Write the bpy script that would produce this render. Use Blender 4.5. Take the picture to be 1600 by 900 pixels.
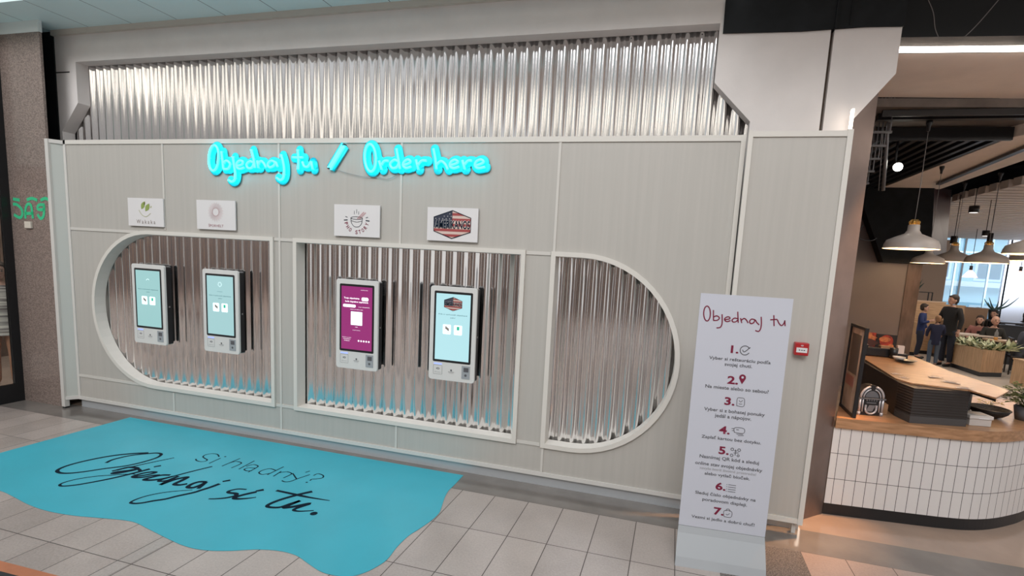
import bpy, bmesh, math, random
from mathutils import Vector, Matrix
from mathutils.geometry import tessellate_polygon
C = bpy.context.scene
for o in list(bpy.data.objects): bpy.data.objects.remove(o)
COL = C.collection
PI = math.pi
# ---------------------------------------------------------------- camera
CAM = Vector((0.0, -4.2841, 2.0334))
R_ = Vector((0.96337633, 0.26235751, 0.05544895))
U_ = Vector((-0.087098, 0.11057918, 0.99004353))
F_ = Vector((-0.25361386, 0.95861399, -0.12938018))
FPX, CX, CY = 798.619, 839.399, 510.094
cam = bpy.data.objects.new('camera', bpy.data.cameras.new('camera')); COL.objects.link(cam)
cam.matrix_world = Matrix(((R_.x, U_.x, -F_.x, CAM.x), (R_.y, U_.y, -F_.y, CAM.y), (R_.z, U_.z, -F_.z, CAM.z), (0, 0, 0, 1)))
cam.data.sensor_fit = 'HORIZONTAL'; cam.data.sensor_width = 36.0
cam.data.lens = FPX / 1600 * 36
cam.data.shift_x = -(CX - 800) / 1600
cam.data.shift_y = (CY - 450) / 1600
cam.data.clip_start = 0.05; cam.data.clip_end = 200
C.camera = cam
# ---------------------------------------------------------------- world, exposure
C.view_settings.view_transform = 'Standard'; C.view_settings.look = 'None'
C.view_settings.gamma = 1; C.view_settings.use_curve_mapping = False
C.view_settings.exposure = 0.0
W = bpy.data.worlds.new('world'); C.world = W; W.use_nodes = True
nt = W.node_tree; bg = nt.nodes['Background']
tc = nt.nodes.new('ShaderNodeTexCoord'); sp = nt.nodes.new('ShaderNodeSeparateXYZ'); cr = nt.nodes.new('ShaderNodeValToRGB')
nt.links.new(tc.outputs['Generated'], sp.inputs[0]); nt.links.new(sp.outputs['Z'], cr.inputs[0])
cr.color_ramp.elements[0].position = 0.0; cr.color_ramp.elements[0].color = (.80, .78, .76, 1)
cr.color_ramp.elements[1].position = 1.0; cr.color_ramp.elements[1].color = (.80, .83, .86, 1)
for p_, c_ in ((.20, (.66, .66, .66)), (.38, (.66, .67, .68)), (.5, (.78, .80, .81))):
    e_ = cr.color_ramp.elements.new(p_); e_.color = (*c_, 1)
# warm noise band standing in for hall luminaires in the world, scaled to zero
band = nt.nodes.new('ShaderNodeValToRGB'); band.color_ramp.elements[0].position = .235; band.color_ramp.elements[0].color = (0, 0, 0, 1)
band.color_ramp.elements[1].position = .385; band.color_ramp.elements[1].color = (0, 0, 0, 1)
for p_, v_ in ((.27, 1), (.355, 1)):
    e_ = band.color_ramp.elements.new(p_); e_.color = (v_, v_, v_, 1)
nt.links.new(sp.outputs['Z'], band.inputs[0])
mp = nt.nodes.new('ShaderNodeMapping'); mp.inputs['Scale'].default_value = (20, 20, 4); nt.links.new(tc.outputs['Generated'], mp.inputs[0])
wn_ = nt.nodes.new('ShaderNodeTexNoise'); wn_.inputs['Scale'].default_value = 1.4; wn_.inputs['Detail'].default_value = 1; nt.links.new(mp.outputs[0], wn_.inputs[0])
st_ = nt.nodes.new('ShaderNodeValToRGB'); st_.color_ramp.elements[0].position = .46; st_.color_ramp.elements[0].color = (.10, .10, .10, 1); st_.color_ramp.elements[1].position = .56; st_.color_ramp.elements[1].color = (1, 1, 1, 1)
nt.links.new(wn_.outputs['Fac'], st_.inputs[0])
ml = nt.nodes.new('ShaderNodeMix'); ml.data_type = 'RGBA'; ml.blend_type = 'MULTIPLY'; ml.inputs[0].default_value = 1; nt.links.new(band.outputs[0], ml.inputs[6]); nt.links.new(st_.outputs[0], ml.inputs[7])
mw = nt.nodes.new('ShaderNodeMix'); mw.data_type = 'RGBA'; mw.blend_type = 'MULTIPLY'; mw.inputs[0].default_value = 1; nt.links.new(ml.outputs[2], mw.inputs[6]); mw.inputs[7].default_value = (1.0, .92, .80, 1)
sc_w = nt.nodes.new('ShaderNodeVectorMath'); sc_w.operation = 'SCALE'; sc_w.inputs['Scale'].default_value = 0.0; nt.links.new(mw.outputs[2], sc_w.inputs[0])
ad = nt.nodes.new('ShaderNodeVectorMath'); ad.operation = 'ADD'; nt.links.new(cr.outputs[0], ad.inputs[0]); nt.links.new(sc_w.outputs[0], ad.inputs[1])
nt.links.new(ad.outputs[0], bg.inputs[0]); bg.inputs[1].default_value = 0.94

def area(name, loc, size, energy, color, rot=(0, 0, 0)):
    l = bpy.data.lights.new(name, 'AREA'); l.shape = 'RECTANGLE'; l.size, l.size_y = size; l.energy = energy; l.color = color
    o = bpy.data.objects.new(name, l); COL.objects.link(o); o.location = loc; o.rotation_euler = rot; return o
area('atrium_skylight', (-2, -7, 9.5), (14, 7), 380, (.95, .98, 1))
area('food_court_light', (4.2, 1.5, 3.7), (1.6, 1.0), 16, (1, .86, .72))
area('food_court_light', (7.5, 9.5, 3.4), (4, 3), 100, (1, .88, .76))
area('daylight_window', (9.5, 15.6, 2.6), (4, 2.4), 120, (.85, .93, 1), (math.radians(90), 0, 0))

# ---------------------------------------------------------------- pixel -> point on a known plane
def ray(x, y): return F_ + (x - CX) / FPX * R_ - (y - CY) / FPX * U_
def hit(x, y, ax, v):
    d = ray(x, y); t = (v - CAM[ax]) / d[ax]; return CAM + d * t
def fl(x, y, z=0.0): return hit(x, y, 2, z)
def wl(x, y, Y=0.0): return hit(x, y, 1, Y)

# ---------------------------------------------------------------- materials
def mat(name, col, rough=.5, metal=0.0, noise=0.0, nscale=20, bump=0.0, bscale=60, emit=None, estr=0, alpha=None, trans=0, spec=None, stretch=None, col2=None):
    m = bpy.data.materials.new(name); m.use_nodes = True
    n = m.node_tree.nodes; l = m.node_tree.links; b = n['Principled BSDF']
    b.inputs['Base Color'].default_value = (*col, 1); b.inputs['Roughness'].default_value = rough; b.inputs['Metallic'].default_value = metal
    if spec is not None: b.inputs['Specular IOR Level'].default_value = spec
    if noise or bump:
        t = n.new('ShaderNodeTexCoord'); mp = n.new('ShaderNodeMapping'); l.new(t.outputs['Object'], mp.inputs[0])
        if stretch: mp.inputs['Scale'].default_value = stretch
    if noise:
        nz = n.new('ShaderNodeTexNoise'); nz.inputs['Scale'].default_value = nscale; nz.inputs['Detail'].default_value = 6
        l.new(mp.outputs[0], nz.inputs[0]); r = n.new('ShaderNodeValToRGB'); l.new(nz.outputs['Fac'], r.inputs[0])
        a = col2 or tuple(max(0, c * (1 - noise)) for c in col)
        r.color_ramp.elements[0].position = .35; r.color_ramp.elements[0].color = (*a, 1)
        r.color_ramp.elements[1].position = .65; r.color_ramp.elements[1].color = (*[min(1, c * (1 + noise * .5)) for c in col], 1)
        l.new(r.outputs[0], b.inputs['Base Color'])
    if bump:
        nb = n.new('ShaderNodeTexNoise'); nb.inputs['Scale'].default_value = bscale; l.new(mp.outputs[0], nb.inputs[0])
        bp = n.new('ShaderNodeBump'); bp.inputs['Strength'].default_value = bump; bp.inputs['Distance'].default_value = .01
        l.new(nb.outputs['Fac'], bp.inputs['Height']); l.new(bp.outputs[0], b.inputs['Normal'])
    if emit: b.inputs['Emission Color'].default_value = (*emit, 1); b.inputs['Emission Strength'].default_value = estr
    if alpha is not None: b.inputs['Alpha'].default_value = alpha
    if trans: b.inputs['Transmission Weight'].default_value = trans
    return m

def grid_mat(name, col, grout, xs, ys, gw=.004, rough=.3, noise=.2, nscale=25, x0=0, y0=0, uv=False, fine=0, tilevar=.08):
    """tiles with thin grout; u,v in metres from object coords (or uv)"""
    m = mat(name, col, rough); n = m.node_tree.nodes; l = m.node_tree.links; b = n['Principled BSDF']
    t = n.new('ShaderNodeTexCoord'); s = n.new('ShaderNodeSeparateXYZ'); l.new(t.outputs['UV' if uv else 'Object'], s.inputs[0])
    def M(op, a, bb=None, c=None):
        q = n.new('ShaderNodeMath'); q.operation = op
        for i, v in enumerate((a, bb, c)):
            if v is None: continue
            if isinstance(v, (int, float)): q.inputs[i].default_value = v
            else: l.new(v, q.inputs[i])
        return q.outputs[0]
    masks = []; cells = []
    for ax, per, off in ((0, xs, x0), (1, ys, y0)):
        q = M('DIVIDE', M('SUBTRACT', s.outputs[ax], off), per)
        fr = M('FRACT', q); cells.append(M('FLOOR', q))
        d = M('MULTIPLY', M('SUBTRACT', .5, M('ABSOLUTE', M('SUBTRACT', fr, .5))), per)
        masks.append(M('LESS_THAN', d, gw / 2))
    g = M('MAXIMUM', masks[0], masks[1])
    cb = n.new('ShaderNodeCombineXYZ'); l.new(cells[0], cb.inputs[0]); l.new(cells[1], cb.inputs[1])
    wn = n.new('ShaderNodeTexWhiteNoise'); l.new(cb.outputs[0], wn.inputs[0])
    nz = n.new('ShaderNodeTexNoise'); nz.inputs['Scale'].default_value = nscale; nz.inputs['Detail'].default_value = 8; nz.inputs['Roughness'].default_value = .7
    l.new(t.outputs['Object'], nz.inputs[0])
    nz2 = n.new('ShaderNodeTexNoise'); nz2.inputs['Scale'].default_value = 3; l.new(t.outputs['Object'], nz2.inputs[0])
    f = M('ADD', M('MULTIPLY', M('SUBTRACT', nz.outputs['Fac'], .5), noise * 2), M('MULTIPLY', M('SUBTRACT', wn.outputs['Value'], .5), tilevar * 2))
    f = M('ADD', f, M('MULTIPLY', M('SUBTRACT', nz2.outputs['Fac'], .5), noise))
    f = M('ADD', f, 1.0)
    mx = n.new('ShaderNodeVectorMath'); mx.operation = 'SCALE'; mx.inputs[0].default_value = col; l.new(f, mx.inputs['Scale'])
    mix = n.new('ShaderNodeMix'); mix.data_type = 'RGBA'; l.new(g, mix.inputs[0]); l.new(mx.outputs[0], mix.inputs[6]); mix.inputs[7].default_value = (*grout, 1)
    l.new(mix.outputs[2], b.inputs['Base Color'])
    rr = M('ADD', rough, M('MULTIPLY', g, .4)); l.new(rr, b.inputs['Roughness'])
    return m

def wood_mat(name, col, col2, rough=.4, axis=0, scale=3):
    st = [14, 14, 14]; st[axis] = 1.2
    return mat(name, col, rough, noise=.3, nscale=scale, stretch=tuple(st), col2=col2)

WHITE = mat('white_powder_coat', (.63, .61, .58), .4)
FRAME = mat('cream_frame_paint', (.68, .65, .60), .4)
PAINT = mat('white_wall_paint', (.78, .74, .72), .8, noise=.04, nscale=4, bump=.05)
BEIGE = mat('beige_plaster', (.86, .77, .70), .7, noise=.06, nscale=3)
BLACK = mat('black_paint', (.011, .013, .015), .6, noise=.3, nscale=6, spec=.2)
BLACKM = mat('black_metal', (.012, .012, .014), .35)
CORR = mat('corrugated_zinc_sheet', (.86, .85, .85), .10, 1.0, noise=.10, nscale=3, stretch=(1, 1, .4))
DARKGAP = mat('dark_backing', (.03, .028, .026), .8)
STEEL = mat('brushed_brown_steel', (.24, .19, .175), .33, .8, noise=.15, nscale=3, bump=.04, bscale=2)
WOOD = wood_mat('oak_worktop', (.39, .215, .115), (.28, .145, .07), .34)
PLY = wood_mat('light_plywood', (.55, .36, .21), (.47, .30, .17), .5, axis=2)
PLYH = wood_mat('light_plywood_horizontal', (.55, .36, .21), (.45, .28, .16), .5)
def perforated():
    m = mat('white_perforated_metal', (.54, .515, .475), .45, noise=.035, nscale=9, stretch=(3, 1, .08))
    n = m.node_tree.nodes; l = m.node_tree.links; b = n['Principled BSDF']; out = n['Material Output']
    tr = n.new('ShaderNodeBsdfTransparent'); mx = n.new('ShaderNodeMixShader'); mx.inputs[0].default_value = .85
    l.new(tr.outputs[0], mx.inputs[1]); l.new(b.outputs[0], mx.inputs[2]); l.new(mx.outputs[0], out.inputs[0])
    return m
PERF = perforated()
SEAM = mat('seam_white', (.60, .575, .535), .45)
NEON = mat('neon_cyan_tube', (.2, .9, 1), .3, emit=(.02, .80, 1.0), estr=4.6)
HALO = mat('cyan_glow_halo', (.01, .78, .92), .6)  # cyan bloom of the tubes painted as unlit plates behind the letters
TURQ = mat('turquoise_floor_film', (.045, .42, .53), .42, noise=.05, nscale=2)
INK = mat('dark_navy_print', (.004, .014, .028), .75, spec=.12)
INKG = mat('grey_print', (.09, .09, .10), .6)
INKL = mat('light_grey_print', (.35, .35, .37), .6)
RED = mat('dark_red_print', (.20, .008, .04), .5)
PAPER = mat('white_sign_board', (.72, .70, .70), .5)
TOTEMW = mat('totem_white_board', (.58, .595, .665), .45)
# ---------------------------------------------------------------- object helpers
def link(name, me, m=None, parent=None):
    o = bpy.data.objects.new(name, me); COL.objects.link(o)
    if m is not None:
        for mm in (m if isinstance(m, (list, tuple)) else [m]): me.materials.append(mm)
    if parent: o.parent = parent
    return o
def tag(o, label=None, cat=None, group=None, kind=None):
    if label: o['label'] = label
    if cat: o['category'] = cat
    if group: o['group'] = group
    if kind: o['kind'] = kind
    return o
def empty(name, loc, label, cat, group=None, rz=0):
    o = bpy.data.objects.new(name, None); COL.objects.link(o); o.location = loc; o.rotation_euler = (0, 0, rz); o.empty_display_size = .1
    return tag(o, label, cat, group)
class MB:
    def __init__(s): s.bm = bmesh.new()
    def box(s, x0, x1, y0, y1, z0, z1, mi=0):
        v = [s.bm.verts.new(p) for p in ((x0, y0, z0), (x1, y0, z0), (x1, y1, z0), (x0, y1, z0), (x0, y0, z1), (x1, y0, z1), (x1, y1, z1), (x0, y1, z1))]
        for f in ((0, 3, 2, 1), (4, 5, 6, 7), (0, 1, 5, 4), (1, 2, 6, 5), (2, 3, 7, 6), (3, 0, 4, 7)):
            q = s.bm.faces.new([v[i] for i in f]); q.material_index = mi
        return s
    def prism(s, pts, h, up=(0, 0, 1), mi=0):
        """pts: list of 3d points (planar loop); extruded by vector up*h"""
        up = Vector(up) * h
        a = [s.bm.verts.new(p) for p in pts]; b = [s.bm.verts.new(Vector(p) + up) for p in pts]; n = len(pts)
        tris = tessellate_polygon([[Vector(p) for p in pts]])
        for t in tris:
            for vs in (a, b):
                try: s.bm.faces.new([vs[i] for i in t]).material_index = mi
                except ValueError: pass
        for i in range(n):
            j = (i + 1) % n
            s.bm.faces.new((a[i], a[j], b[j], b[i])).material_index = mi
        return s
    def tube(s, pts, r, seg=8, mi=0, closed=False):
        pts = [Vector(p) for p in pts]; n = len(pts); rings = []
        rad = r if isinstance(r, (list, tuple)) else [r] * n
        ref = None
        for i, p in enumerate(pts):
            a = pts[(i - 1) % n] if (i > 0 or closed) else p; b = pts[(i + 1) % n] if (i < n - 1 or closed) else p
            t = (b - a)
            if t.length < 1e-9: t = Vector((0, 0, 1))
            t.normalize()
            if ref is None: ref = Vector((0, 0, 1)) if abs(t.z) < .9 else Vector((1, 0, 0))
            u = ref - t * ref.dot(t)
            if u.length < 1e-4: u = Vector((0, 1, 0)) - t * t.y
            u.normalize(); ref = u; w = t.cross(u)
            rings.append([s.bm.verts.new(p + (u * math.cos(2 * PI * k / seg) + w * math.sin(2 * PI * k / seg)) * rad[i]) for k in range(seg)])
        for i in range(n if closed else n - 1):
            A, B = rings[i], rings[(i + 1) % n]
            for k in range(seg):
                f = s.bm.faces.new((A[k], A[(k + 1) % seg], B[(k + 1) % seg], B[k])); f.material_index = mi; f.smooth = True
        if not closed:
            s.bm.faces.new(rings[0][::-1]).material_index = mi; s.bm.faces.new(rings[-1]).material_index = mi
        return s
    def lathe(s, prof, seg=32, c=(0, 0, 0), mi=0, cap=True):
        rings = []
        for r, z in prof:
            rings.append([s.bm.verts.new((c[0] + r * math.cos(2 * PI * k / seg), c[1] + r * math.sin(2 * PI * k / seg), c[2] + z)) for k in range(seg)])
        for A, B in zip(rings, rings[1:]):
            for k in range(seg):
                f = s.bm.faces.new((A[k], A[(k + 1) % seg], B[(k + 1) % seg], B[k])); f.smooth = True; f.material_index = mi
        if cap:
            for rg in (rings[0], rings[-1]):
                try: s.bm.faces.new(rg).material_index = mi
                except ValueError: pass
        return s
    def ball(s, c, r, mi=0, sc=(1, 1, 1)):
        M = Matrix.Translation(c) @ Matrix.Diagonal((*sc, 1))
        q = bmesh.ops.create_uvsphere(s.bm, u_segments=14, v_segments=10, radius=r, matrix=M)
        for v in q['verts']:
            for f in v.link_faces: f.smooth = True; f.material_index = mi
        return s
    def build(s, name, m, parent=None, bevel=0, inv=None):
        bmesh.ops.recalc_face_normals(s.bm, faces=s.bm.faces)
        me = bpy.data.meshes.new(name); s.bm.to_mesh(me); s.bm.free()
        o = link(name, me, m, parent)
        if bevel:
            b = o.modifiers.new('bevel', 'BEVEL'); b.width = bevel; b.segments = 3; b.limit_method = 'ANGLE'; b.angle_limit = math.radians(40)
        return o
def struct(name, mb, m, **k): return tag(mb.build(name, m, **k), kind='structure')
def smooth(pts, n=6):
    P = [Vector(p) for p in pts]; out = []
    if len(P) < 3: return P
    for i in range(len(P) - 1):
        p0 = P[max(i - 1, 0)]; p1 = P[i]; p2 = P[i + 1]; p3 = P[min(i + 2, len(P) - 1)]
        for k in range(n):
            t = k / n
            out.append(.5 * ((2 * p1) + (p2 - p0) * t + (2 * p0 - 5 * p1 + 4 * p2 - p3) * t * t + (3 * p1 - p0 - 3 * p2 + p3) * t ** 3))
    out.append(P[-1]); return out
def ribbon(mb, pts, w, nrm, lift=0.0, mi=0):
    """flat printed stroke lying on a surface with normal nrm"""
    nrm = Vector(nrm).normalized(); P = [Vector(p) + nrm * lift for p in pts]; L = []; Rr = []
    n = len(P); ws = w if isinstance(w, (list, tuple)) else [w] * n
    for i, p in enumerate(P):
        t = (P[min(i + 1, n - 1)] - P[max(i - 1, 0)])
        if t.length < 1e-9: t = Vector((1, 0, 0))
        t.normalize(); s_ = nrm.cross(t).normalized() * ws[i] / 2
        if i == 0: p = p - t * ws[0] * .3
        if i == n - 1: p = p + t * ws[-1] * .3
        L.append(mb.bm.verts.new(p + s_)); Rr.append(mb.bm.verts.new(p - s_))
    for i in range(n - 1):
        try: mb.bm.faces.new((L[i], Rr[i], Rr[i + 1], L[i + 1])).material_index = mi
        except ValueError: pass
def disc(mb, c, r, nrm, lift=0, mi=0, seg=16, ax=None):
    nrm = Vector(nrm).normalized(); a = Vector((1, 0, 0)) if abs(nrm.x) < .9 else Vector((0, 0, 1))
    a = (a - nrm * a.dot(nrm)).normalized(); b = nrm.cross(a); rx, ry = (r if isinstance(r, tuple) else (r, r))
    mb.bm.faces.new([mb.bm.verts.new(Vector(c) + nrm * lift + a * rx * math.cos(2 * PI * k / seg) + b * ry * math.sin(2 * PI * k / seg)) for k in range(seg)]).material_index = mi
def ellipse_pts(cx, cy, rx, ry, tilt=0, n=14):
    out = []
    for k in range(n + 1):
        a = 2 * PI * k / n; x = rx * math.cos(a); y = ry * math.sin(a)
        out.append((cx + x * math.cos(tilt) - y * math.sin(tilt), cy + x * math.sin(tilt) + y * math.cos(tilt)))
    return out
DG = [None]
def text_mesh(s, width, height=None, bold=0.0):
    """Text as mesh in the xz plane (x right, z up), centred, scaled to the given width"""
    cu = bpy.data.curves.new('t', 'FONT'); cu.body = s; cu.align_x = 'CENTER'; cu.align_y = 'CENTER'; cu.resolution_u = 3; cu.offset = bold
    o = bpy.data.objects.new('t', cu); COL.objects.link(o)
    dg = bpy.context.evaluated_depsgraph_get(); me = bpy.data.meshes.new_from_object(o.evaluated_get(dg)); bpy.data.objects.remove(o)
    xs = [v.co.x for v in me.vertices]; ys = [v.co.y for v in me.vertices]
    cx = (min(xs) + max(xs)) / 2; cy = (min(ys) + max(ys)) / 2; k = width / (max(xs) - min(xs)); kz = k if height is None else height / (max(ys) - min(ys))
    for v in me.vertices: v.co = ((v.co.x - cx) * k, 0, (v.co.y - cy) * kz)
    return me
def text(s, width, loc, m, parent, name='lettering', height=None, rz=0.0, rx=0.0, bold=0.0):
    o = link(name, text_mesh(s, width, height, bold), m, parent); o.location = loc; o.rotation_euler = (rx, 0, rz); return o

# ================================================================ STRUCTURE
ZP, ZW0, ZW1 = 3.056, .369, 2.111           # panel top, window bottom and top
XL, XC = -6.692, 1.113
FLOORT = grid_mat('granite_floor_tiles', (.41, .355, .325), (.07, .055, .05), .3, .573, .006, .30, .34, 70, x0=-1.637, y0=-.323)
struct('floor', MB().box(-3.145, .463, -16, -.323, -.1, 0), FLOORT)
FLOORL = grid_mat('granite_floor_tiles_left', (.40, .345, .315), (.07, .055, .05), .3, .573, .006, .22, .34, 70, x0=-4.452, y0=-.323)
struct('floor', MB().box(-14, -3.252, -16, -.323, -.1, 0), FLOORL)
struct('floor', MB().box(-3.252, -3.145, -16, -.323, -.1, 0), grid_mat('granite_floor_strip', (.43, .38, .35), (.07, .055, .05), .107, .573, .006, .25, .3, 70, x0=-3.252, y0=-.323))
FLOORR = grid_mat('granite_floor_tiles_warm', (.40, .31, .27), (.07, .055, .05), .3, .573, .005, .28, .34, 70, x0=1.063, y0=-.323)
struct('floor', MB().box(1.063, 14, -16, -.323, -.1, 0), FLOORR)
POL = mat('polished_dark_stone', (.20, .18, .165), .13, noise=.18, nscale=2.5)
struct('trim_1', MB().box(-14, 14, -.323, .035, -.1, 0.0005), POL)
DGR = mat('speckled_brown_granite', (.19, .165, .15), .3, noise=.75, nscale=110)
struct('floor', MB().box(.463, 1.063, -6, -.323, -.1, 0.001), DGR)
BF = mat('polished_beige_stone', (.35, .26, .205), .16, noise=.15, nscale=2)
struct('floor', MB().box(-14, 14, .035, 22, -.1, 0), BF)
struct('floor', MB().box(3.9, 14, 3.5, 22, 0, .004), mat('cream_floor', (.62, .56, .50), .3, noise=.05))

# upper white wall with the hexagonal opening, its reveal is .13 deep
def wallpoly(name, pts, y, depth, m): return struct(name, MB().prism([(x, y, z) for x, z in pts], depth, (0, 1, 0)), m)
yb = .2
wallpoly('wall_back', [(-7.04, 2.6), (-7.0, 2.6), (-7.0, 3.20), (-6.73, 3.51), (-6.73, 3.95), (.16, 3.95), (.16, 4.29), (-7.04, 4.29)], yb, .13, PAINT)
wallpoly('wall_back', [(.16, 4.29), (.16, 3.505), (.454, 3.205), (.454, 0), (.955, 0), (.955, 3.845), (.955, 4.29)], yb, .13, PAINT)
wallpoly('wall_back', [(.98, 0), (1.168, 0), (1.168, 3.195), (1.421, 3.529), (1.421, 4.29), (.98, 4.29)], yb, .13, PAINT)
struct('wall_back', MB().box(.95, .985, .26, .33, 0, 4.29), mat('expansion_joint_dark', (.13, .095, .07), .9))
struct('wall_back', MB().box(-7.5, 1.2, .40, .45, 0, 3.1), DARKGAP)
struct('wall_back', MB().box(-7.5, .9, .42, .46, 3.1, 4.4), DARKGAP)
struct('trim_2', MB().box(-7.04, .19, .165, .2, 4.235, 4.29), mat('cream_cornice', (.62, .56, .50), .5))
mb = MB().prism([(.186, .185, 3.87), (.75, .185, 3.853), (1.18, .185, 3.86), (1.425, .185, 3.85), (1.43, .185, 3.88), (1.425, .185, 4.6), (.175, .185, 4.6)], .3, (0, 1, 0))
mb.box(.97, .985, .17, .186, 3.855, 4.6); mb.box(1.07, 1.078, .178, .186, 3.88, 4.6)
struct('wall_back', mb, BLACK)
struct('ceiling', MB().box(-14, .19, -.42, .2, 4.29, 4.36), grid_mat('white_ceiling_panels', (.80, .97, 1.0), (.2, .24, .26), .62, 9, .008, .5, .02, 4, x0=-3.355, y0=-5, tilevar=.02))
struct('ceiling', MB().box(.19, 9, -1.6, .8, 4.62, 4.7), PAINT)  # unseen ceiling added to shade the white capital
# crack on the left capital
struct('trim_3', MB().box(-7.04, -6.83, .196, .2, 3.84, 3.852), DARKGAP)

def corrugated(x0, x1, z0, z1, y, pitch, amp, name, zs=None):
    bm = bmesh.new(); n = int((x1 - x0) / pitch * 16); cols = []
    for i in range(n + 1):
        x = x0 + (x1 - x0) * i / n; yy = y - amp * math.cos(2 * PI * (x - x0) / pitch)
        cols.append([bm.verts.new((x, yy, z)) for z in (z0, (z0 + z1) / 2, z1)])
    for A, B in zip(cols, cols[1:]):
        for k in (0, 1):
            f = bm.faces.new((A[k], B[k], B[k + 1], A[k + 1])); f.smooth = True
    me = bpy.data.meshes.new(name); bm.to_mesh(me); bm.free(); o = link(name, me, CORR)
    s = o.modifiers.new('s', 'SOLIDIFY'); s.thickness = .0015; s.offset = 1; s.use_rim = False
    return o
tag(corrugated(-7.2, .95, 3.03, 3.985, .355, .1148, .019, 'corrugated_sheet'), 'wavy silver corrugated metal band above the white screen, under the beam', 'corrugated sheet')
tag(corrugated(-6.5, .38, .18, 3.0, .127, .112, .019, 'corrugated_sheet'), 'wavy silver corrugated metal behind the three window openings and kiosks', 'corrugated sheet')
bt = empty('screw_row', (-3, .34, 3.93), 'tiny dark screws along the top of the upper corrugated metal', 'screw')
for k in range(14):
    x = -7.2 + .1148 * (63 - int(4.4 * k) - k % 2)
    MB().ball((x + 3, -.0015, 0), .006).build('screw_head', BLACKM, bt)

# left: granite pier, black post, shopfront
GRAN = mat('brown_granite_pier', (.27, .21, .185), .16, noise=.35, nscale=55, stretch=(1, 1, 1.5))
struct('wall_left', MB().box(-7.49, -6.85, -.06, -.035, 0, 4.17), GRAN)
struct('trim_4', MB().box(-8.5, -6.85, -.065, -.03, 4.17, 4.29), mat('pale_trim', (.75, .8, .8), .5))
struct('wall_left', MB().box(-7.6, -7.045, .19, .30, 0, 4.285), BLACK)
BLG = mat('black_door_frame', (.010, .011, .013), .3)
dr = MB().box(-7.53, -7.49, -.145, -.055, 0, 4.17).box(-7.53, -7.49, -2.0, -.145, 2.52, 2.62).box(-7.53, -7.49, -2, -.145, 0, .22)
dr.box(-7.53, -7.49, -2, -.145, 2.75, 2.80).box(-7.53, -7.49, -.06, .2, 0, 4.29)
d1 = struct('door_1', dr, BLG)
gl = MB().box(-7.52, -7.512, -2.0, -.145, .22, 2.52).build('glass_pane', mat('shop_glass', (.9, .95, .95), .02, trans=1.0), d1)
MB().box(-7.53, -7.51, -2.0, -.145, 2.80, 4.29).build('transom_panel', mat('pale_transom_glass', (.55, .62, .58), .3), d1)
struct('wall_left', MB().box(-10.5, -10.4, -3, 3, 0, 4.2), mat('shop_interior_wall', (.12, .07, .045), .7, noise=.5, nscale=3))
struct('wall_left', MB().box(-10.5, -7.55, 1.4, 1.5, 0, 4.2), mat('shop_interior_back', (.16, .10, .07), .7, noise=.5, nscale=3))
area('shop_light', (-8.6, -.6, 3.4), (1, 1), 30, (1, .8, .65))
# green sign reflection painted on the granite as glowing letters, and a small white box
def strokes_on_wall(lines, x0, y0, s, Y, w, n=5, mb=None, lift=.002, mi=0):
    mb = mb or MB()
    for L in lines:
        pts = [wl(x0 + a / s, y0 + b / s, Y) for a, b in smooth2(L, n)]
        ribbon(mb, pts, w, (0, -1, 0), lift, mi)
    return mb
def smooth2(L, n=5): return [(v.x, v.y) for v in smooth([(a, b, 0) for a, b in L], n)]
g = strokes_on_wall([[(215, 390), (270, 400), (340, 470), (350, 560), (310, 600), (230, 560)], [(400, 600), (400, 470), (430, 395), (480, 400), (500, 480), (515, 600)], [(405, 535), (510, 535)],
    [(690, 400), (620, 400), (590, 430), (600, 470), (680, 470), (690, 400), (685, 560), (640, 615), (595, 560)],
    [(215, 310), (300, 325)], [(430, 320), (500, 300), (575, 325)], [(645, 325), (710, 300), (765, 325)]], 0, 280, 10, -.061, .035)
tag(g.build('green_reflection', mat('green_reflected_letters', (.02, .3, .14), .4, emit=(.05, .5, .25), estr=.35)), 'mirrored reflection of green letters painted on the brown granite pier', 'sign')
a = wl(41.5, 346, -.06); b = wl(52, 357, -.06)
tag(MB().box(a.x, b.x, -.085, -.0605, b.z, a.z).build('wall_switch', mat('switch_cream', (.66, .60, .52), .5), bevel=.004), 'small cream square box on granite pier under green letters', 'switch')

# steel clad corner, walls of the food court
A_, B_ = (1.2, .192), (1.385, .405)
def vwall(name, p, q, z0, z1, th, m):
    d = Vector((q[0] - p[0], q[1] - p[1], 0)).normalized(); nn = Vector((-d.y, d.x, 0)) * th
    return struct(name, MB().prism([(p[0], p[1], z0), (q[0], q[1], z0), (q[0] + nn.x, q[1] + nn.y, z0), (p[0] + nn.x, p[1] + nn.y, z0)], z1 - z0), m)
vwall('wall_column', (1.172, .206), B_, 0, 3.79, .06, STEEL)
vwall('wall_column', (1.386, .408), (1.42, 6.3), 0, 3.8, .06, STEEL)
WBE = mat('beige_satin_wall', (.17, .145, .145), .42, noise=.06, nscale=2)
def cs(p, k): return tuple(CAM[i] + (p[i] - CAM[i]) * k for i in range(3))
struct('wall_kitchen', MB().box(1.46, 3.975, 6.3, 6.4, 0, 3.5), WBE)
struct('wall_kitchen', MB().box(3.96, 4.18, 6.285, 6.40, 0, 3.5), mat('brown_marble', (.14, .10, .085), .25, noise=.35, nscale=3, stretch=(3, 3, .8)))
mf = .097
def fx(x): return .45 + mf * (x - 1.4)
BMARB = mat('black_marble', (.011, .013, .015), .5, spec=.2)
mb = MB().prism([(1.40, fx(1.4), 3.80), (9, fx(9), 3.80), (9, fx(9) + .1, 3.80), (1.40, fx(1.4) + .1, 3.80)], 1.6)
fa = struct('wall_fascia', mb, BMARB)
mb = MB()
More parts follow.
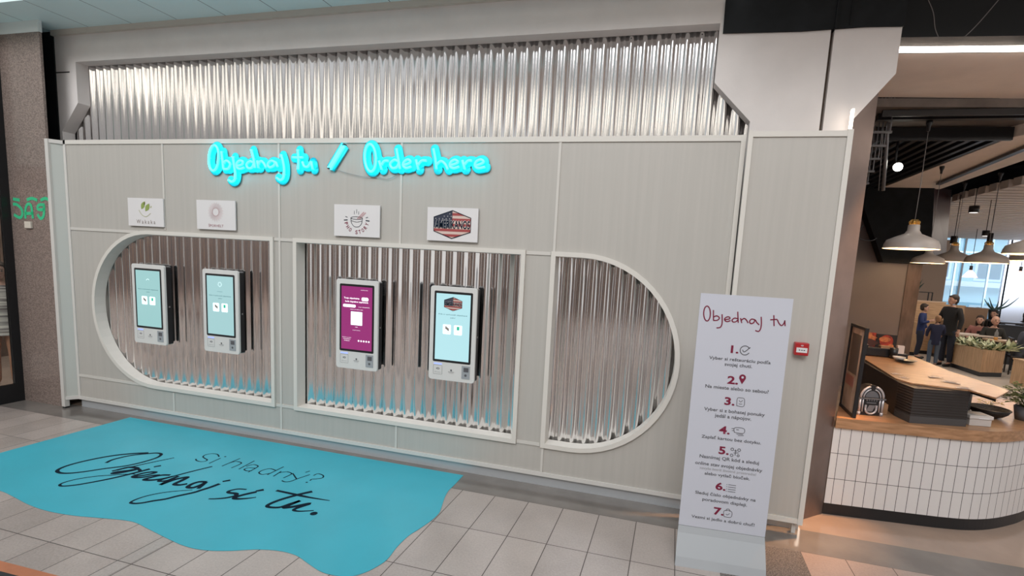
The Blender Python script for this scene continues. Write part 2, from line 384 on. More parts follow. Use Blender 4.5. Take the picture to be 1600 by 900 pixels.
for L in ([(1450, 0), (1458, 20), (1461, 45), (1468, 62)], [(1560, 0), (1530, 35), (1510, 55), (1497, 65)]):
    pts = []
    for q in smooth2(L, 4):
        d = ray(*q); nn = Vector((mf, -1, 0)); t = nn.dot(Vector((1.4, .45, 0)) - CAM) / nn.dot(d); pts.append(CAM + d * t)
    ribbon(mb, pts, .006, (mf, -1, 0), .003)
mb.build('marble_vein', mat('grey_vein', (.16, .15, .15), .5), fa)
tag(MB().prism([(1.43, fx(1.4) - .03, 3.765), (9, fx(9) - .03, 3.765), (9, fx(9) - .004, 3.765), (1.43, fx(1.4) - .004, 3.765)], .034).build('led_strip', mat('led_warm_white', (1, .95, .9), .4, emit=(1, .90, .82), estr=8)), 'long bright white light strip under the black marble fascia', 'light strip')
tag(MB().box(1.14, 1.155, .10, .14, .03, 3.26).build('led_strip', mat('led_side_white', (1, .9, .8), .4, emit=(1, .86, .72), estr=4)), 'thin vertical light strip behind the right edge of the white screen', 'light strip')
struct('ceiling', MB().prism([(1.4, fx(1.4), 3.80), (9, fx(9), 3.80), (9, 2.5, 3.80), (1.45, 1.62, 3.80)], .08), BEIGE)
DIM = mat('dim_brown_ceiling', (.17, .145, .13), .35, noise=.3, nscale=4)
struct('ceiling', MB().prism([(1.45, 1.66, 3.72), (9, 2.35, 3.72), (9, 3.1, 3.72), (1.5, 2.41, 3.72)], .08), DIM)
struct('ceiling', MB().box(1.3, 14, .5, 22, 4.25, 4.3), BLACK)
# black track rails
for (y0, lab) in ((1.80, 'front'), (1.92, 'rear')):
    tag(MB().box(1.86, 7, y0, y0 + (.03 if lab == 'front' else .08), 3.655, 3.715).build('ceiling_track', BLACKM), 'black %s track rail under the ceiling of the food court entrance' % lab, 'ceiling track', 'ceiling tracks at the entrance')
# slatted black ceiling (slats run away from the camera)
mb = MB()
for k in range(13):
    x = 1.62 + k * .13; mb.box(x, x + .05, 2.47, 7.5, 3.575, 3.66)
mb.box(1.5, 3.3, 2.43, 2.47, 3.565, 3.70)
struct('ceiling', mb, BLACKM)
mb = MB().prism([(3.30, 2.5, 3.6), (3.42, 2.2, 3.6), (9, 2.6, 3.6), (9, 3.2, 3.6), (4.06, 3.62, 3.6), (4.19, 6.1, 3.6), (3.31, 6.1, 3.6)], .5)
struct('ceiling', mb, BEIGE)
p0, p1 = fl(1600, 232, 3.56), fl(1462, 289, 3.56); dd = (p1 - p0)
mb = MB(); a0 = p0 - dd * .6; sidev = Vector((.07, 0, 0))
mb.prism([a0, p1, p1 + sidev, a0 + sidev], .03); tag(mb.build('ceiling_track', BLACKM), 'black track rail on the beige beam carrying the pendant lamps', 'ceiling track')
struct('ceiling', MB().box(1.3, 14, 6.1, 20, 3.95, 4.0), BLACK)
# white baffle ceiling further in
mb = MB()
for k in range(36):
    y = 4.75 + k * .30; x = 4.63 if y < 6.46 else 4.63 + (y - 6.46) * .33
    mb.box(x, 14, y, y + .20, 3.48, 3.60)
mb.box(4.70, 14, 4.75, 6.6, 3.54, 3.60); mb.box(4.9, 14, 6.6, 16, 3.54, 3.60)
struct('ceiling', mb, mat('white_baffle', (.62, .56, .52), .6))
# black bulkhead
KB = 1.494
mb = MB().prism([cs(p, KB) for p in [(2.02, 2.6, 2.9), (2.32, 2.6, 2.23), (2.80, 2.6, 2.23), (2.72, 2.6, 3.10), (2.02, 2.6, 3.08)]], .25, (0, 1, 0))
struct('wall_bulkhead', mb, BLACK)
MAR = mat('maroon_panel', (.045, .014, .014), .45)
q0, q1 = cs((2.8, 2.6, 2.23), KB), cs((2.72, 2.6, 3.10), KB)
struct('wall_bulkhead', MB().prism([q0, wl(1478, 400, 6.9), wl(1487, 297, 6.9), q1], .05, (-1, .3, 0)), MAR)
# far walls
LAV = mat('pale_lavender_wall', (.50, .52, .60), .7)
struct('wall_rear', MB().box(3, 8.4, 16.2, 16.3, 0, 3.95), LAV)
struct('wall_rear', MB().box(7.75, 8.45, 15.3, 15.8, 0, 3.4), mat('beige_pillar', (.42, .31, .24), .6))
struct('wall_rear', MB().box(10.35, 14, 16.0, 16.1, 0, 3.95), LAV)
struct('wall_rear', MB().box(3, 14, 16.2, 16.4, 3.7, 4.2), PAINT)
wf = MB()
for x in (8.45, 8.95, 9.9, 10.4): wf.box(x, x + .05, 16.0, 16.06, 0, 3.8)
wf.box(8.45, 10.4, 16.0, 16.06, 3.05, 3.1); wf.box(8.45, 10.4, 16, 16.06, .0, .08)
win = struct('window_1', wf, mat('window_frame_bluegrey', (.30, .42, .50), .5))
MB().box(9.13, 9.18, 15.97, 16.0, 0, 3.8).build('window_post', BLACKM, win)
MB().box(8.45, 10.4, 16.03, 16.035, .08, 3.8).build('glass_pane', mat('window_glass', (.75, .9, 1), .02, trans=1.0), win)
bd = empty('building', (12, 26, -1), 'pale blue apartment facade outside the rear window', 'building')
BLU = mat('pale_blue_render', (.35, .62, .78), .8); BW = mat('white_balcony', (.7, .85, .95), .7); BD = mat('dark_blue_glass', (.12, .25, .36), .2)
MB().box(-2, 14, 0, 1, 0, 12).build('wall', BLU, bd)
for x in range(0, 6):
    for z in range(0, 3):
        f = MB().box(x * 2.2, x * 2.2 + 1.2, -.06, 0, z * 2.6 + .6, z * 2.6 + 2).build('window', BW, bd)
        MB().box(x * 2.2 + .12, x * 2.2 + 1.08, -.09, -.06, z * 2.6 + .72, z * 2.6 + 1.88).build('pane', BD, f)
for z in range(0, 3): MB().box(-2, 14, -.5, 0, z * 2.6 + .3, z * 2.6 + .55).build('balcony', BW, bd)
sun = bpy.data.lights.new('sun', 'SUN'); sun.energy = 1.5; sun.angle = .5; so = bpy.data.objects.new('sun', sun); COL.objects.link(so); so.rotation_euler = (math.radians(-50), 0, math.radians(180 + 20)); so.rotation_euler = (math.radians(55), 0, 0)
so.location = (0, 20, 20)
# opposite side of the mall (seen only as reflections)
struct('wall_opposite', MB().box(-40, 22, -13.2, -13, 2.7, 6.5).box(-40, 22, -13.2, -13, 7.9, 8.8), mat('mall_upper_wall', (.42, .40, .39), .8))
mb = MB()
for k in range(10): mb.box(-16 + k * 3, -14.5 + k * 3, -13.3, -12.9, 0, 2.7)
struct('wall_opposite', mb, mat('mall_shop_pier', (.13, .125, .135), .5))
struct('wall_opposite', MB().box(-16, 14, -15.1, -15, 0, 2.7), mat('mall_shop_back', (.32, .26, .225), .7, noise=.4, nscale=1))
HALLGLOW = mat('hall_strip_glow', (.9, .85, .75), .4, emit=(1.0, .93, .82), estr=1.35)  # unseen hall luminaires read from the sheet's reflections, built as glowing panes
pn_ = MB(); mb = MB()
for k in range(26): pn_.box(-40 + k * 2.4, -38.4 + k * 2.4, -13.12, -13.08, 6.5, 7.9); mb.box(-38.4 + k * 2.4, -37.6 + k * 2.4, -13.2, -13, 6.2, 8.2)
cw = struct('wall_light_row', mb, mat('light_row_divider', (.30, .29, .28), .7)); pn_.build('glass_pane', HALLGLOW, cw)
for k in range(5): area('shop_front_light', (-13.7 + k * 6, -13.6, 2.6), (1.2, .3), 55, (1, .66, .42))

# ================================================================ THE WHITE SCREEN
sc = empty('partition_screen', (XL, 0, 0), 'long white perforated metal screen with three framed openings', 'screen')
def arc(cx, cz, r, a0, a1, n=28): return [(cx + r * math.cos(math.radians(a0 + (a1 - a0) * k / n)), cz + r * math.sin(math.radians(a0 + (a1 - a0) * k / n))) for k in range(n + 1)]
RZ = (ZW1 - ZW0) / 2; ZC = (ZW1 + ZW0) / 2
def w1(i=0): return [(-3.893 - i, ZW0 + i), (-3.893 - i, ZW1 - i)] + arc(-6.378 + RZ, ZC, RZ - i, 90, 270)
def w2(i=0): return [(-3.658 + i, ZW0 + i), (-1.272 - i, ZW0 + i), (-1.272 - i, ZW1 - i), (-3.658 + i, ZW1 - i)]
def w3(i=0): return [(-1.043 + i, ZW1 - i), (-1.043 + i, ZW0 + i)] + arc(.091 - RZ, ZC, RZ - i, -90, 90)
def plane_holes(outer, holes, y, name, m, parent):
    bm = bmesh.new()
    for L in [outer] + holes:
        vs = [bm.verts.new((x, y, z)) for x, z in L]
        for i in range(len(vs)): bm.edges.new((vs[i], vs[(i + 1) % len(vs)]))
    bmesh.ops.triangle_fill(bm, use_beauty=True, use_dissolve=False, edges=bm.edges, normal=(0, -1, 0))
    me = bpy.data.meshes.new(name); bm.to_mesh(me); bm.free(); o = link(name, me, m, parent)
    s = o.modifiers.new('s', 'SOLIDIFY'); s.thickness = .003; s.offset = 0; return o
sh = plane_holes([(XL, .12), (.40, .12), (.40, 3.03), (XL, 3.03)], [w1(.01), w2(.01), w3(.01)], .012, 'perforated_panel', PERF, sc)
sh.location.x = -XL
def part_off(o): o.location.x = -XL; return o
for mb_, nm, m_ in (
    (MB().box(XL, .42, 0, .05, 3.012, ZP), 'top_rail', FRAME),
    (MB().box(XL, .42, -.004, .05, .10, .135), 'bottom_rail', WHITE),
    (MB().box(XL, 1.12, .03, .06, 0.0, .10), 'plinth', mat('pale_plinth_steel', (.50, .52, .54), .35, .3)),
    (MB().box(XL - .005, XL + .03, 0, .05, .1, ZP), 'corner_post', WHITE),
    (MB().box(.385, .42, -.006, .05, .1, ZP), 'end_post', FRAME)):
    part_off(mb_.build(nm, m_, sc))
for x, z0, z1 in ((-5.282, ZW1 + .02, 3.01), (-5.25, .135, ZW0 - .02), (-3.826, .135, 3.01), (-2.492, ZW1, 3.01), (-2.492, .135, ZW0), (-1.023, .135, 3.01)):
    part_off(MB().box(x - .011, x + .011, .002, .012, z0, z1).build('seam_strip', SEAM, sc))
for x0, x1 in ((XL, -5.66), (-3.89, -3.66), (-1.27, -1.05)):
    part_off(MB().box(x0, x1, .003, .012, 2.075, 2.105).build('seam_strip', SEAM, sc))
    part_off(MB().box(x0, x1, .003, .012, .375, .405).build('seam_strip', SEAM, sc))
def window_frame(f, lab):
    bm = bmesh.new()
    loops = []
    for inset, y in ((0, -.012), (.040, -.012), (.046, 0.104), (0, .104)):
        loops.append([bm.verts.new((x, y, z)) for x, z in f(inset)])
    n = len(loops[0])
    for A, B in zip(loops, loops[1:] + loops[:1]):
        for i in range(n): bm.faces.new((A[i], A[(i + 1) % n], B[(i + 1) % n], B[i]))
    mb = MB(); mb.bm.free(); mb.bm = bm
    o = part_off(mb.build('window_frame', FRAME, sc)); return o
for f, lab in ((w1, 'l'), (w2, 'm'), (w3, 'r')): window_frame(f, lab)
# left return, coming towards the viewer
rt = empty('return_screen', (-6.75, -.05, 0), 'narrow white perforated return panel at left end of screen, on post', 'screen')
def P_(mb, n, m, par, off): o = mb.build(n, m, par); o.location = -Vector(off); return o
of = (-6.75, -.05, 0)
P_(MB().box(-6.815, -6.765, -.10, -.05, .0 + .02, 3.05), 'post', WHITE, rt, of)
P_(MB().box(-6.81, -6.77, -.095, -.055, 0, .02), 'rubber_foot', BLACKM, rt, of)
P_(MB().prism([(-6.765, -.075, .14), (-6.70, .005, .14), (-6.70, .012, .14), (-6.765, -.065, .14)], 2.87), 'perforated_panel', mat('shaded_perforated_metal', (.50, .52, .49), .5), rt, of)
P_(MB().prism([(-6.765, -.09, 3.01), (-6.69, -.004, 3.01), (-6.69, .02, 3.01), (-6.765, -.06, 3.01)], .04), 'rail', WHITE, rt, of)
P_(MB().prism([(-6.765, -.09, .10), (-6.69, -.004, .10), (-6.69, .02, .10), (-6.765, -.06, .10)], .04), 'rail', WHITE, rt, of)
# right wing
WX0, WX1, WY = .424, 1.113, -.107
wg = empty('side_screen', (WX0, WY, 0), 'tall white perforated side panel behind the instruction stand', 'screen')
of = (WX0, WY, 0)
P_(MB().box(WX1 - .036, WX1, WY, WY + .05, .10, 3.065), 'post', FRAME, wg, of)
P_(MB().box(WX0, WX0 + .032, WY, WY + .05, .10, 3.065), 'post', FRAME, wg, of)
P_(MB().box(WX0 + .032, WX1 - .036, WY + .004, WY + .05, 3.018, 3.058), 'rail', FRAME, wg, of)
P_(MB().box(WX0 + .032, WX1 - .036, WY + .004, WY + .05, .105, .145), 'rail', FRAME, wg, of)
P_(MB().box(WX0 + .03, WX1 - .03, WY + .014, WY + .017, .12, 3.03), 'perforated_panel', PERF, wg, of)
P_(MB().box(WX1 - .06, WX1 - .03, WY + .06, WY + .09, .0, .105), 'foot', WHITE, wg, of)

# ---- signs on the screen
def sign(cx, cz, label, w=.49, h=.295):
    e = empty('logo_sign', (cx, -.006, cz), label, 'sign', 'restaurant signs above the kiosks')
    MB().box(-w / 2, w / 2, -.008, .004, -h / 2, h / 2).build('board', PAPER, e)
    return e
YS = -.0095
GRN = mat('leaf_green_print', (.28, .36, .10), .5); OLV = mat('olive_print', (.42, .42, .22), .5); TAUPE = mat('taupe_print', (.28, .22, .20), .6)
PINK = mat('soft_rose_print', (.52, .33, .34), .6); NAVY = mat('navy_print', (.03, .035, .06), .5); FLR = mat('flag_red_print', (.35, .06, .06), .5); FLC = mat('flag_cream_print', (.66, .50, .44), .5)
def leafshape(mb, c, L, w, ang, y=YS, mi=0):
    pts = []
    for k in range(9): t = k / 8; pts.append((L * t, w * math.sin(PI * t) * .5))
    for k in range(7, 0, -1): t = k / 8; pts.append((L * t, -w * math.sin(PI * t) * .5))
    ca, sa = math.cos(ang), math.sin(ang)
    mb.bm.faces.new([mb.bm.verts.new((c[0] + x * ca - z * sa, y, c[1] + x * sa + z * ca)) for x, z in pts]).material_index = mi
def rib2(mb, L, w, y=YS, n=6, mi=0, lift=0):
    ribbon(mb, [(a, y, b) for a, b in smooth2(L, n)], w, (0, -1, 0), lift, mi)
s1 = sign(-5.520, 2.303, 'white logo sign with green leaves, leftmost of the four signs')
mb = MB(); leafshape(mb, (-.055, .03), .095, .05, 2.0 - PI + .0 + PI / 2 * 0 + 2.2); leafshape(mb, (.0, .01), .10, .055, .95)
mb.build('leaf_mark', GRN, s1)
mb = MB(); leafshape(mb, (-.012, .075), .04, .018, 1.3); leafshape(mb, (.07, .045), .03, .014, .9); rib2(mb, [(-.09, .02), (-.05, -.03), (.01, -.045), (.07, -.01)], .006)
mb.build('leaf_outline', OLV, s1)
text('W a k a k a', .26, (0, YS, -.10), TAUPE, s1, height=.042)
s2 = sign(-4.587, 2.303, 'white logo sign with a faint rose sunburst, second of the four signs')
mb = MB()
for k in range(40):
    a = 2 * PI * k / 40; r0 = .042; r1 = .085 + .012 * (k % 2)
    rib2(mb, [(r0 * math.cos(a), .03 + r0 * math.sin(a)), (r1 * math.cos(a), .03 + r1 * math.sin(a))], .0025)
rib2(mb, ellipse_pts(0, .03, .04, .04, 0, 20), .004, n=2)
mb.build('sunburst_mark', PINK, s2)
text('ŠPORHELT', .19, (0, YS, -.105), mat('muted_maroon_print', (.34, .13, .16), .6), s2, height=.032)
s3 = sign(-2.940, 2.301, 'white logo sign with a drawn soup bowl and chopsticks')
mb = MB()
rib2(mb, ellipse_pts(-.0, .025, .062, .012, 0, 20), .005, n=2)
rib2(mb, [(-.062, .025), (-.055, -.02), (-.03, -.05), (0, -.058), (.03, -.05), (.055, -.02), (.062, .025)], .005)
rib2(mb, [(-.058, .0), (0, -.012), (.058, .0)], .004)
for dx, a, b in ((-.025, .06, .09), (0, .07, .105), (.022, .06, .085)): rib2(mb, [(dx, a), (dx, b)], .004)
for sx_ in (-1, 1):
    rib2(mb, [(sx_ * .10, .005), (sx_ * .135, .002)], .009); rib2(mb, [(sx_ * .10, .03), (sx_ * .12, .036)], .006)
mb.build('bowl_mark', INK, s3)
mb = MB(); rib2(mb, [(.01, .02), (.075, .08)], .012); rib2(mb, [(.03, .018), (.095, .075)], .012); mb.build('chopstick_mark', PINK, s3)
for k, ch in enumerate('PHO STORY'):
    if ch == ' ': continue
    a = math.radians(-90 + (k - 4) * 17.5)
    o = link('lettering', text_mesh(ch, .024 if ch != 'I' else .006, .036, .02), RED, s3); o.location = (.118 * math.cos(a), YS, .012 + .118 * math.sin(a)); o.rotation_euler = (0, -(a + PI / 2), 0)
s4 = sign(-1.965, 2.301, 'white logo sign with hexagonal stars and stripes badge, rightmost of four')
def badge(par, w, h, c=(0, 0), y=YS, name='badge', txt=True):
    hx = [(-w / 2, h * .25), (0, h / 2), (w / 2, h * .25), (w / 2, -h * .25), (0, -h / 2), (-w / 2, -h * .25)]
    e = MB()
    e.bm.faces.new([e.bm.verts.new((c[0] + x, y, c[1] + z)) for x, z in hx])
    b_ = e.build(name, FLC, par)
    mb = MB()
    def lim(x): return h / 2 - abs(x) / (w / 2) * h * .25
    for k, z in enumerate([-.44, -.25, -.06, .13, .32]):
        z0 = z * h; z1 = z0 + h * .09
        xm = lambda zz: min(w / 2, max(0, (h / 2 - abs(zz)) / (h * .25) * (w / 2)))
        q = [(-xm(z0), z0), (xm(z0), z0), (xm(z1), z1), (-xm(z1), z1)]
        mb.bm.faces.new([mb.bm.verts.new((c[0] + x, y - .0008, c[1] + zz)) for x, zz in q])
    mb.build('stripe', FLR, b_)
    mb = MB()
    mb.bm.faces.new([mb.bm.verts.new((c[0] + x, y - .0015, c[1] + z)) for x, z in [(-w / 2, h * .25), (0, h / 2), (0, -h * .12), (-w / 2, -h * .12)]])
    mb.build('canton', NAVY, b_)
    mb = MB()
    for r in range(3):
        for q in range(5):
            x = -w / 2 + w * .05 + q * w * .095 + (r % 2) * w * .04; z = h * .2 + r * h * .09
            if z < lim(x) - h * .06 and x < -.01 * w: disc(mb, (c[0] + x, y - .002, c[1] + z), h * .016, (0, -1, 0), 0, seg=5)
    mb.build('star', PAPER, b_)
    mb = MB(); rib2(mb, [(c[0] + x, c[1] + z) for x, z in hx + hx[:1]], h * .03, y=y - .002, n=1); mb.build('outline', INK, b_)
    if txt:
        for dx, dz, mm, yy in ((0, 0, PAPER, -.0022), (h * .008, -h * .012, INK, -.003)):
            o = link('lettering', text_mesh('AMERIKANOS', w * .95, h * .30, .02), mm, b_); o.location = (c[0] + dx, y + yy, c[1] + h * .01 + dz)
badge(s4, .355, .245)

# ---- kiosks
KW, KH = .455, .868
SCRB = (.42, .72, .74)
def screen_mat(name, col, st): return mat(name, (.02, .02, .02), .12, emit=col, estr=st)
SM = {1: screen_mat('kiosk_screen_teal', (.36, .66, .66), .88), 2: screen_mat('kiosk_screen_teal_b', (.40, .68, .70), .9), 3: screen_mat('kiosk_screen_magenta', (.36, .022, .20), .85), 4: screen_mat('kiosk_screen_pale', (.50, .84, .90), .95)}
KBODY = mat('kiosk_white_plastic', (.68, .67, .65), .35)
GREYD = mat('kiosk_reader_grey', (.33, .35, .37), .4); BLUEL = mat('kiosk_blue_light', (.2, .3, .8), .3, emit=(.30, .38, 1), estr=1.0)
WTXT = mat('screen_white', (.8, .8, .8), .4, emit=(.95, .85, .95), estr=.9); DTXT = mat('screen_dark_text', (.05, .12, .14), .5, emit=(.05, .14, .16), estr=.6)
TILEW = mat('screen_button', (.8, .9, .9), .4, emit=(.62, .90, .90), estr=.95); GREENB = mat('screen_green_icon', (.02, .3, .2), .4, emit=(.03, .35, .22), estr=.8)
def rrect(w, h, r, cx=0, cz=0, n=5):
    out = []
    for sx_, sz, a0 in ((1, 1, 0), (-1, 1, 90), (-1, -1, 180), (1, -1, 270)):
        for k in range(n + 1):
            a = math.radians(a0 + 90 * k / n); out.append((cx + sx_ * (w / 2 - r) + r * math.cos(a), cz + sz * (h / 2 - r) + r * math.sin(a)))
    return out
def kiosk(cx, idx, label):
    e = empty('order_kiosk', (cx, .10, .881), label, 'kiosk', 'self-order kiosks in the openings')
    yf = -.03 - .10          # front face relative to the wall side
    Z = KH / 2
    MB().prism([(x, yf, z) for x, z in rrect(KW, KH, .026, 0, Z)], .022, (0, 1, 0)).build('front_cover', KBODY, e, bevel=.004)
    MB().prism([(x, yf + .022, z) for x, z in rrect(KW - .012, KH - .016, .016, 0, Z)], .062, (0, 1, 0)).build('housing', BLACKM, e)
    MB().box(-.12, .12, yf + .084, -.012, .15, KH - .15).build('wall_bracket', BLACKM, e)
    lk = MB(); lk.bm.free(); lk.bm = bmesh.new(); lk.box(KW / 2 - .008, KW / 2 - .001, yf + .045, yf + .058, Z - .02, Z - .005); lk.build('lock', mat('lock_chrome', (.6, .6, .6), .3, 1), e)
    zc = .19 + .615 / 2
    MB().prism([(x, yf - .002, z) for x, z in rrect(.375, .652, .012, 0, zc)], .004, (0, 1, 0)).build('bezel', BLACKM, e)
    s = MB(); s.bm.faces.new([s.bm.verts.new((x, yf - .0028, z)) for x, z in [(-.168, zc - .305), (.168, zc - .305), (.168, zc + .305), (-.168, zc + .305)]])
    s = s.build('screen', SM[idx], e)
    Y = yf - .0036
    if idx == 3:
        text('objednavka', .08, (.08, Y, zc + .275), WTXT, s, height=.008)
        text('Tvoja objednávka', .17, (-.055, Y, zc + .19), WTXT, s, height=.02, bold=.02)
        m1 = MB(); m1.bm.faces.new([m1.bm.verts.new((x, Y, z)) for x, z in rrect(.075, .035, .016, .09, zc + .19)]); m1.build('number_badge', WTXT, s)
        text('1/276', .05, (.09, Y - .0006, zc + .19), mat('magenta_text', (.3, .02, .2), .5), s, height=.016)
        text('bola úspešne zaplatená', .25, (0, Y, zc + .158), WTXT, s, height=.02, bold=.02)
        m1 = MB(); m1.bm.faces.new([m1.bm.verts.new((x, Y, z)) for x, z in rrect(.14, .028, .013, -.08, zc + .118)]); m1.build('text_badge', WTXT, s)
        text('svoju objednávku', .12, (.08, Y, zc + .112), WTXT, s, height=.01)
        text('nájdeš pod kódom nižšie', .14, (0, Y, zc + .085), WTXT, s, height=.009)
        m1 = MB(); m1.bm.faces.new([m1.bm.verts.new((x, Y, z)) for x, z in rrect(.125, .13, .004, 0, zc)]); m1.build('code_field', TILEW, s)
        text('alebo', .03, (0, Y, zc - .083), WTXT, s, height=.008); text('vytlač bloček', .085, (0, Y, zc - .115), WTXT, s, height=.009)
        for k, t_ in enumerate(('Ohodnoť, prosím,', 'objednávanie', 'hviezdičkami')): text(t_, (.10, .08, .06)[k], (-.105, Y, zc - .19 - k * .016), WTXT, s, height=.01)
        m1 = MB()
        for k in range(5): disc(m1, (.025 + k * .028, Y, zc - .215), .009, (0, -1, 0), seg=10)
        m1.build('rating_dots', WTXT, s)
    else:
        if idx == 4: badge(s, .175, .125, (0, zc + .215), y=Y)
        elif idx == 1:
            m1 = MB(); rib2(m1, [(-.02, zc + .20), (0, zc + .215), (.02, zc + .205)], .004, y=Y); m1.build('logo_mark', TILEW, s)
        else:
            m1 = MB()
            for k in range(16):
                a = 2 * PI * k / 16; rib2(m1, [(.015 * math.cos(a), zc + .22 + .015 * math.sin(a)), (.028 * math.cos(a), zc + .22 + .028 * math.sin(a))], .002, y=Y)
            m1.build('logo_mark', TILEW, s); text('ŠPORHELT', .07, (0, Y, zc + .145), DTXT, s, height=.009)
        zt = zc + (.115 if idx == 4 else .10)
        text('Kde si vychutnáš objednané', .28, (0, Y, zt), DTXT, s, height=.015, bold=.01); text('jedlo?', .05, (0, Y, zt - .028), DTXT, s, height=.013, bold=.01)
        for sx_, mm, tt in ((-1, TAUPE, 'Na mieste'), (1, GREENB, 'So sebou')):
            m1 = MB(); m1.bm.faces.new([m1.bm.verts.new((x, Y, z)) for x, z in rrect(.08, .09, .01, sx_ * .055, zc - .02)]); m1.build('button', TILEW, s)
            m1 = MB()
            if sx_ < 0:
                for k in range(3): m1.box(-.07 + k * .012, -.058 + k * .012, Y - .001, Y - .0005, zc - .018 - .008 * k, zc + .008 - .008 * k)
            else: m1.box(.043, .068, Y - .001, Y - .0005, zc - .02, zc + .012)
            m1.build('icon', mm, s); text(tt, .045, (sx_ * .055, Y - .0006, zc - .045), DTXT, s, height=.007)
    # controls under the screen
    m1 = MB(); m1.bm.faces.new([m1.bm.verts.new((x, yf - .001, z)) for x, z in rrect(.08, .012, .005, -.135, .150)]); m1.build('light_strip', BLUEL, e)
    m1 = MB(); rib2(m1, rrect(.088, .085, .006, -.135, .095) + rrect(.088, .085, .006, -.135, .095)[:1], .002, y=yf - .001, n=1)
    rib2(m1, [(-.15, .105), (-.13, .112), (-.118, .105), (-.13, .098), (-.15, .105)], .005, y=yf - .001, n=2); m1.build('contactless_pad_print', INKG, e)
    text('Platba kartou', .06, (-.135, yf - .001, .072), INKG, e, height=.006)
    m1 = MB(); disc(m1, (.0, yf - .001, .10), .009, (0, -1, 0)); m1.box(-.03, .03, yf - .0015, yf - .0008, .083, .086); m1.build('printer_print', INKG, e)
    text('Tlač bločku', .05, (0, yf - .001, .074), INKG, e, height=.006)
    r_ = MB().box(.105, .185, yf - .004, yf + .002, .035, .155).build('code_reader', GREYD, e)
    MB().box(.125, .172, yf - .0055, yf - .004, .10, .14).build('reader_window', mat('reader_dark', (.10, .10, .11), .2), r_)
    m1 = MB(); disc(m1, (.145, yf - .0045, .068), .012, (0, -1, 0)); m1.build('reader_icon', INKG, r_)
    return e
kiosk(-5.507, 1, 'white self-order kiosk with teal screen under the green leaf sign')
kiosk(-4.538, 2, 'white self-order kiosk with teal screen under the sunburst sign')
kiosk(-2.918, 3, 'white self-order kiosk with magenta screen and white code field')
kiosk(-1.920, 4, 'white self-order kiosk with pale screen showing the hexagonal badge')

# ---- neon lettering
def neon(strokes, x0, y0, s, nm):
    out = []
    for L in strokes:
        out.append([wl(x0 + a / s, y0 + b / s, -.035) for a, b in smooth2(L, 5)])
    return out
N1 = {
 'O': [ellipse_pts(168, 222, 52, 138, .06)],
 'b': [[(250, 150), (262, 250), (272, 340)], [(272, 280), (305, 250), (345, 285), (325, 338), (274, 342)]],
 'j': [[(375, 205), (388, 300), (402, 400), (392, 460), (360, 480), (328, 460)]],
 'e': [[(420, 310), (475, 292), (482, 260), (450, 250), (418, 282), (424, 328), (455, 340), (495, 325)]],
 'd': [[(575, 130), (600, 230), (615, 330)], [(603, 275), (560, 258), (525, 292), (540, 330), (580, 328), (603, 285)]],
 'n': [[(640, 250), (652, 330)], [(650, 290), (680, 255), (712, 280), (735, 325)]],
 'a': [[(838, 270), (790, 252), (755, 290), (775, 324), (820, 305), (840, 268), (862, 318)]],
 'j2': [[(898, 185), (918, 250), (932, 340), (925, 430), (892, 462), (850, 435)]],
 't': [[(1080, 130), (1088, 240), (1085, 348)], [(1022, 215), (1080, 218), (1135, 215)]],
 'u': [[(1130, 262), (1152, 312), (1190, 314), (1226, 260)], [(1226, 260), (1242, 345)]]}
N2 = {
 'O': [ellipse_pts(435, 175, 48, 118, -.05)],
 'r': [[(510, 200), (532, 275)], [(530, 235), (555, 202), (592, 202)]],
 'd': [[(660, 95), (675, 180), (690, 270)], [(680, 210), (642, 192), (605, 225), (622, 262), (662, 255), (682, 215)]],
 'e': [[(718, 240), (778, 215), (765, 190), (735, 200), (715, 235), (740, 262), (785, 250)]],
 'r2': [[(828, 190), (848, 275)], [(845, 235), (875, 200), (918, 200)]],
 'h': [[(978, 95), (995, 180), (1005, 272)], [(1003, 235), (1042, 203), (1080, 230), (1102, 275)]],
 'e2': [[(1122, 242), (1188, 215), (1165, 192), (1130, 210), (1120, 245), (1150, 264), (1198, 250)]],
 'r3': [[(1228, 195), (1248, 272)], [(1246, 232), (1275, 200), (1308, 200)]],
 'e3': [[(1340, 245), (1408, 215), (1390, 190), (1350, 205), (1336, 240), (1362, 264), (1422, 253)]]}
def neon_word(keys, D_, x0, y0, s, label, nm='neon_sign'):
    p0 = None; e = empty(nm, (0, -.03, 2.9), label, 'neon sign'); first = None
    for k in keys:
        mb = MB(); ab = MB()
        for L in neon(D_[k], x0, y0, s, k):
            ao = L
            cl = (L[0] - L[-1]).length < 1e-4
            if cl: L = L[:-1]
            if first is None: first = L[0].copy(); e.location = (first.x, 0, 2.9)
            LL = [Vector((p.x, 0, p.z)) - Vector(e.location) for p in (ao[:-1] if (ao[0] - ao[-1]).length < 1e-4 else ao)]
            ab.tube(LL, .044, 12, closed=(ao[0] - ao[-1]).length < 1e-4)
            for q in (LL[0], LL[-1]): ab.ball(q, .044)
            mb.tube([p - Vector(e.location) for p in L], .0115, 7, closed=cl)
            for q in (L[0], L[len(L) // 2]):
                mb.tube([Vector((q.x, .0, q.z)) - Vector(e.location), q - Vector(e.location)], .003, 5)
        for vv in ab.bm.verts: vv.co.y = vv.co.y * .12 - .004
        lt = mb.build('neon_letter', NEON, e); ab.build('glow_halo', HALO, lt)
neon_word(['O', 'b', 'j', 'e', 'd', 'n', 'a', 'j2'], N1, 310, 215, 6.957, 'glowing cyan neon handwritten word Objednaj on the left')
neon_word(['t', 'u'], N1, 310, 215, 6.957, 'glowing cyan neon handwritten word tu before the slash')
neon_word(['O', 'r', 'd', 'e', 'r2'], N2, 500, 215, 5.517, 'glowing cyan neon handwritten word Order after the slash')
neon_word(['h', 'e2', 'r3', 'e3'], N2, 500, 215, 5.517, 'glowing cyan neon handwritten word here at the right end')
